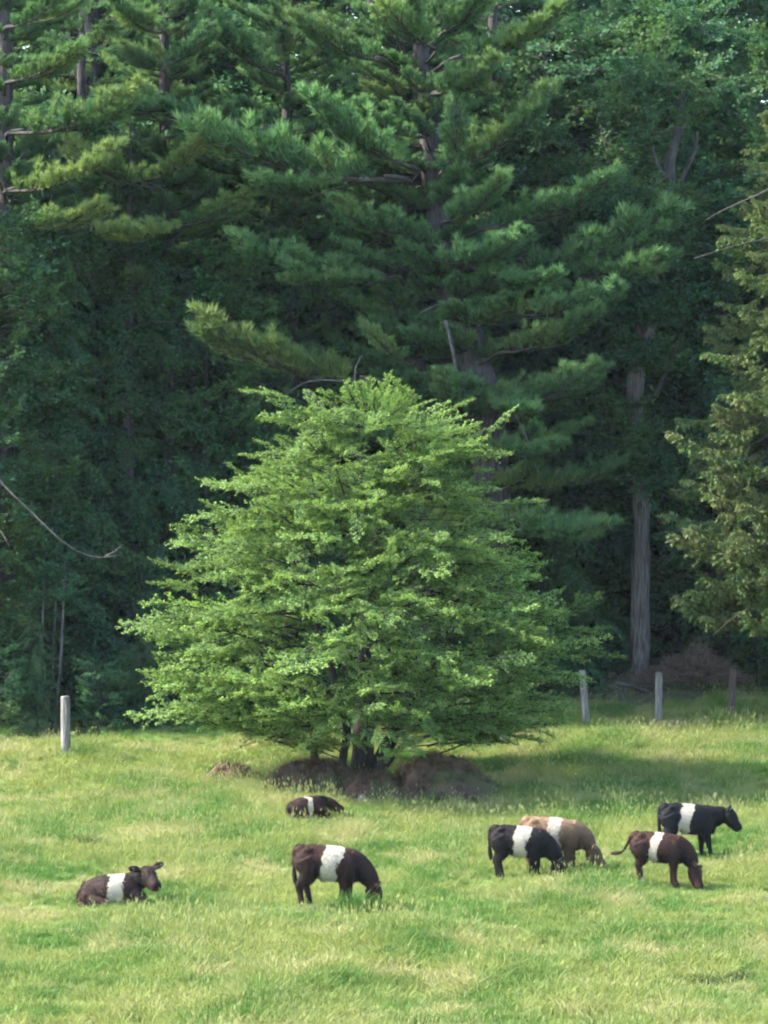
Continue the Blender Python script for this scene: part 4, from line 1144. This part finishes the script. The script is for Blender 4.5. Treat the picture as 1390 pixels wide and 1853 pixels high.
grass_col = bpy.data.collections.new('grass_pieces')
SPECS = [(26, .16, .06, 0), (26, .20, .07, 0), (24, .24, .07, .0), (24, .28, .07, .05), (22, .34, .06, .14), (22, .22, .09, .03)]
for i, (n, h, sp, sh) in enumerate(SPECS):
    me = clump(600 + i, n, h, sp, .013, sh).mesh('grass_clump', [M_GRASS])
    o = bpy.data.objects.new('grass_clump_%d' % i, me)
    grass_col.objects.link(o)

def grass():
    rng = np.random.default_rng(81)
    n = 84000
    y = rng.uniform(75, 127, n); x = rng.uniform(-1, 1, n) * (0.081 * y + 6.0)
    edge = y - 0.62 * x                        # the wood's edge
    keep = (edge < 114.8 + rng.normal(size=n) * 0.7) | ((edge < 118.5) & (rng.random(n) < .3))
    for px, py, rx, ry in ((780, 1448, 1.6, 1.35), (575, 1442, 1.25, 1.1), (672, 1452, .9, 1.0), (420, 1416, .45, .5)):
        c = G(px, py)
        keep &= (((x - c[0]) / rx) ** 2 + ((y - c[1]) / ry) ** 2 > 0.8) | (rng.random(n) < 0.22)
    for px, py, r in ((1265, 1776, .42), (1330, 1772, .38), (765, 1866, .26), (1085, 1870, .2), (255, 1864, .28), (155, 1542, .2)):
        c = G(px, py)
        keep &= (np.hypot(x - c[0], (y - c[1] + .25) * .6) > r) | (rng.random(n) < .15)
    x, y = x[keep], y[keep]; n = len(x)
    tall = vnoise(x, y * .6, .5, 3) * .6 + vnoise(x, y * .6, 1.5, 4) * .4
    sc = 0.62 + 0.75 * tall + rng.normal(size=n) * .12
    sc *= np.where(y < 87.5, 1.25, 0.95)
    for px, py in ((225, 1632), (565, 1496)):
        c = G(px, py); near = np.hypot((x - c[0]) / 1.1, y - c[1] + .2) < 0.85
        sc[near] *= 0.6
    for px, py in ((600, 1645), (950, 1590), (1010, 1580), (1255, 1550), (1200, 1602)):
        c = G(px, py); near = np.hypot((x - c[0]) / 1.3, y - c[1] + .5) < 1.0
        sc[near] *= 0.72
    kind = np.clip((tall * 5.2 + rng.normal(size=n) * 1.1), 0, 5).astype(np.int32)
    V = np.stack([x, y, gz(x, y)], 1)
    me = bpy.data.meshes.new('grass'); me.vertices.add(n); me.vertices.foreach_set('co', V.astype(np.float32).ravel())
    for nm, ty, val in (('scl', 'FLOAT', np.clip(sc, .35, 1.7)), ('rotz', 'FLOAT', rng.uniform(0, 6.283, n)), ('pick', 'INT', kind)):
        a = me.attributes.new(nm, ty, 'POINT'); a.data.foreach_set('value', val.astype(np.int32 if ty == 'INT' else np.float32))
    me.materials.append(M_GRASS)
    o = link('grass', me); o['kind'] = 'stuff'; o['label'] = 'long mottled yellow-green pasture grass'; o['category'] = 'grass'
    ng = bpy.data.node_groups.new('scatter_grass', 'GeometryNodeTree')
    ng.interface.new_socket('Geometry', in_out='INPUT', socket_type='NodeSocketGeometry')
    ng.interface.new_socket('Geometry', in_out='OUTPUT', socket_type='NodeSocketGeometry')
    gi, go = ng.nodes.new('NodeGroupInput'), ng.nodes.new('NodeGroupOutput')
    iop = ng.nodes.new('GeometryNodeInstanceOnPoints')
    ci = ng.nodes.new('GeometryNodeCollectionInfo'); ci.inputs[0].default_value = grass_col
    ci.inputs['Separate Children'].default_value = True; ci.inputs['Reset Children'].default_value = True
    def na(nm, ty):
        q = ng.nodes.new('GeometryNodeInputNamedAttribute'); q.data_type = ty; q.inputs[0].default_value = nm
        return q.outputs[0]
    cx = ng.nodes.new('ShaderNodeCombineXYZ')
    ng.links.new(na('rotz', 'FLOAT'), cx.inputs[2])
    ng.links.new(gi.outputs[0], iop.inputs['Points']); ng.links.new(ci.outputs[0], iop.inputs['Instance'])
    iop.inputs['Pick Instance'].default_value = True
    ng.links.new(na('pick', 'INT'), iop.inputs['Instance Index'])
    ng.links.new(cx.outputs[0], iop.inputs['Rotation']); ng.links.new(na('scl', 'FLOAT'), iop.inputs['Scale'])
    ng.links.new(iop.outputs[0], go.inputs[0])
    md = o.modifiers.new('scatter', 'NODES'); md.node_group = ng
grass()

# darker tufts and weeds that stand out of the sward
M_TUFT = leaf_mat('dark_sedge', (0.045, 0.12, 0.025), (0.12, 0.24, 0.05), None, .3)
M_WEED = leaf_mat('dark_weed', (0.035, 0.06, 0.022), (0.08, 0.12, 0.04), None, .3)
for px, py, h, sp, n, mt, lab in ((643, 1660, .56, .17, 420, M_TUFT, 'tall dark green grass tuft before the muzzle of the front calf'),
                                  (155, 1542, .32, .12, 240, M_WEED, 'small dark weed clump above the lying left calf'),
                                  (1265, 1776, .30, .3, 420, M_WEED, 'dark flat weed patch at lower right, left half'),
                                  (1330, 1772, .28, .26, 380, M_WEED, 'dark flat weed patch at lower right, right half'),
                                  (765, 1866, .36, .18, 320, M_WEED, 'dark weed clump at the bottom edge right of the middle'),
                                  (1085, 1870, .34, .14, 260, M_WEED, 'dark weed clump at the bottom edge below the right calves'),
                                  (255, 1864, .30, .2, 300, M_WEED, 'dark weed clump at the bottom edge on the left'),
                                  (1308, 1560, .2, .1, 120, M_WEED, 'small dark weed below the head of the black standing calf')):
    g = clump(px, n, h, sp, .014, 0, lean=.4)
    link_me = g.mesh('grass_tuft', [mt])
    thing('grass_tuft', lab, 'grass tuft', G(px, py), 'dark tufts in the pasture', link_me)

# ------------------------------------------------------------------ thin summer haze
def haze():
    m = bpy.data.materials.new('haze'); m.use_nodes = True
    nt = m.node_tree; nt.nodes.clear()
    out = nt.nodes.new('ShaderNodeOutputMaterial'); v = nt.nodes.new('ShaderNodeVolumePrincipled')
    v.inputs['Color'].default_value = (0.72, 0.86, 1.0, 1)
    v.inputs['Density'].default_value = 0.000055
    nt.links.new(v.outputs[0], out.inputs['Volume'])
    x0, x1, y0, y1, z0, z1 = -905, 905, -305, 905, -12, 32
    V = [(x, y, z) for x in (x0, x1) for y in (y0, y1) for z in (z0, z1)]
    F = [(0, 1, 3), (0, 3, 2), (4, 6, 7), (4, 7, 5), (0, 4, 5), (0, 5, 1), (2, 3, 7), (2, 7, 6), (0, 2, 6), (0, 6, 4), (1, 5, 7), (1, 7, 3)]
    o = link('haze', make_mesh('haze', np.array(V, float), np.array(F), [m]))
    o['kind'] = 'stuff'
haze()
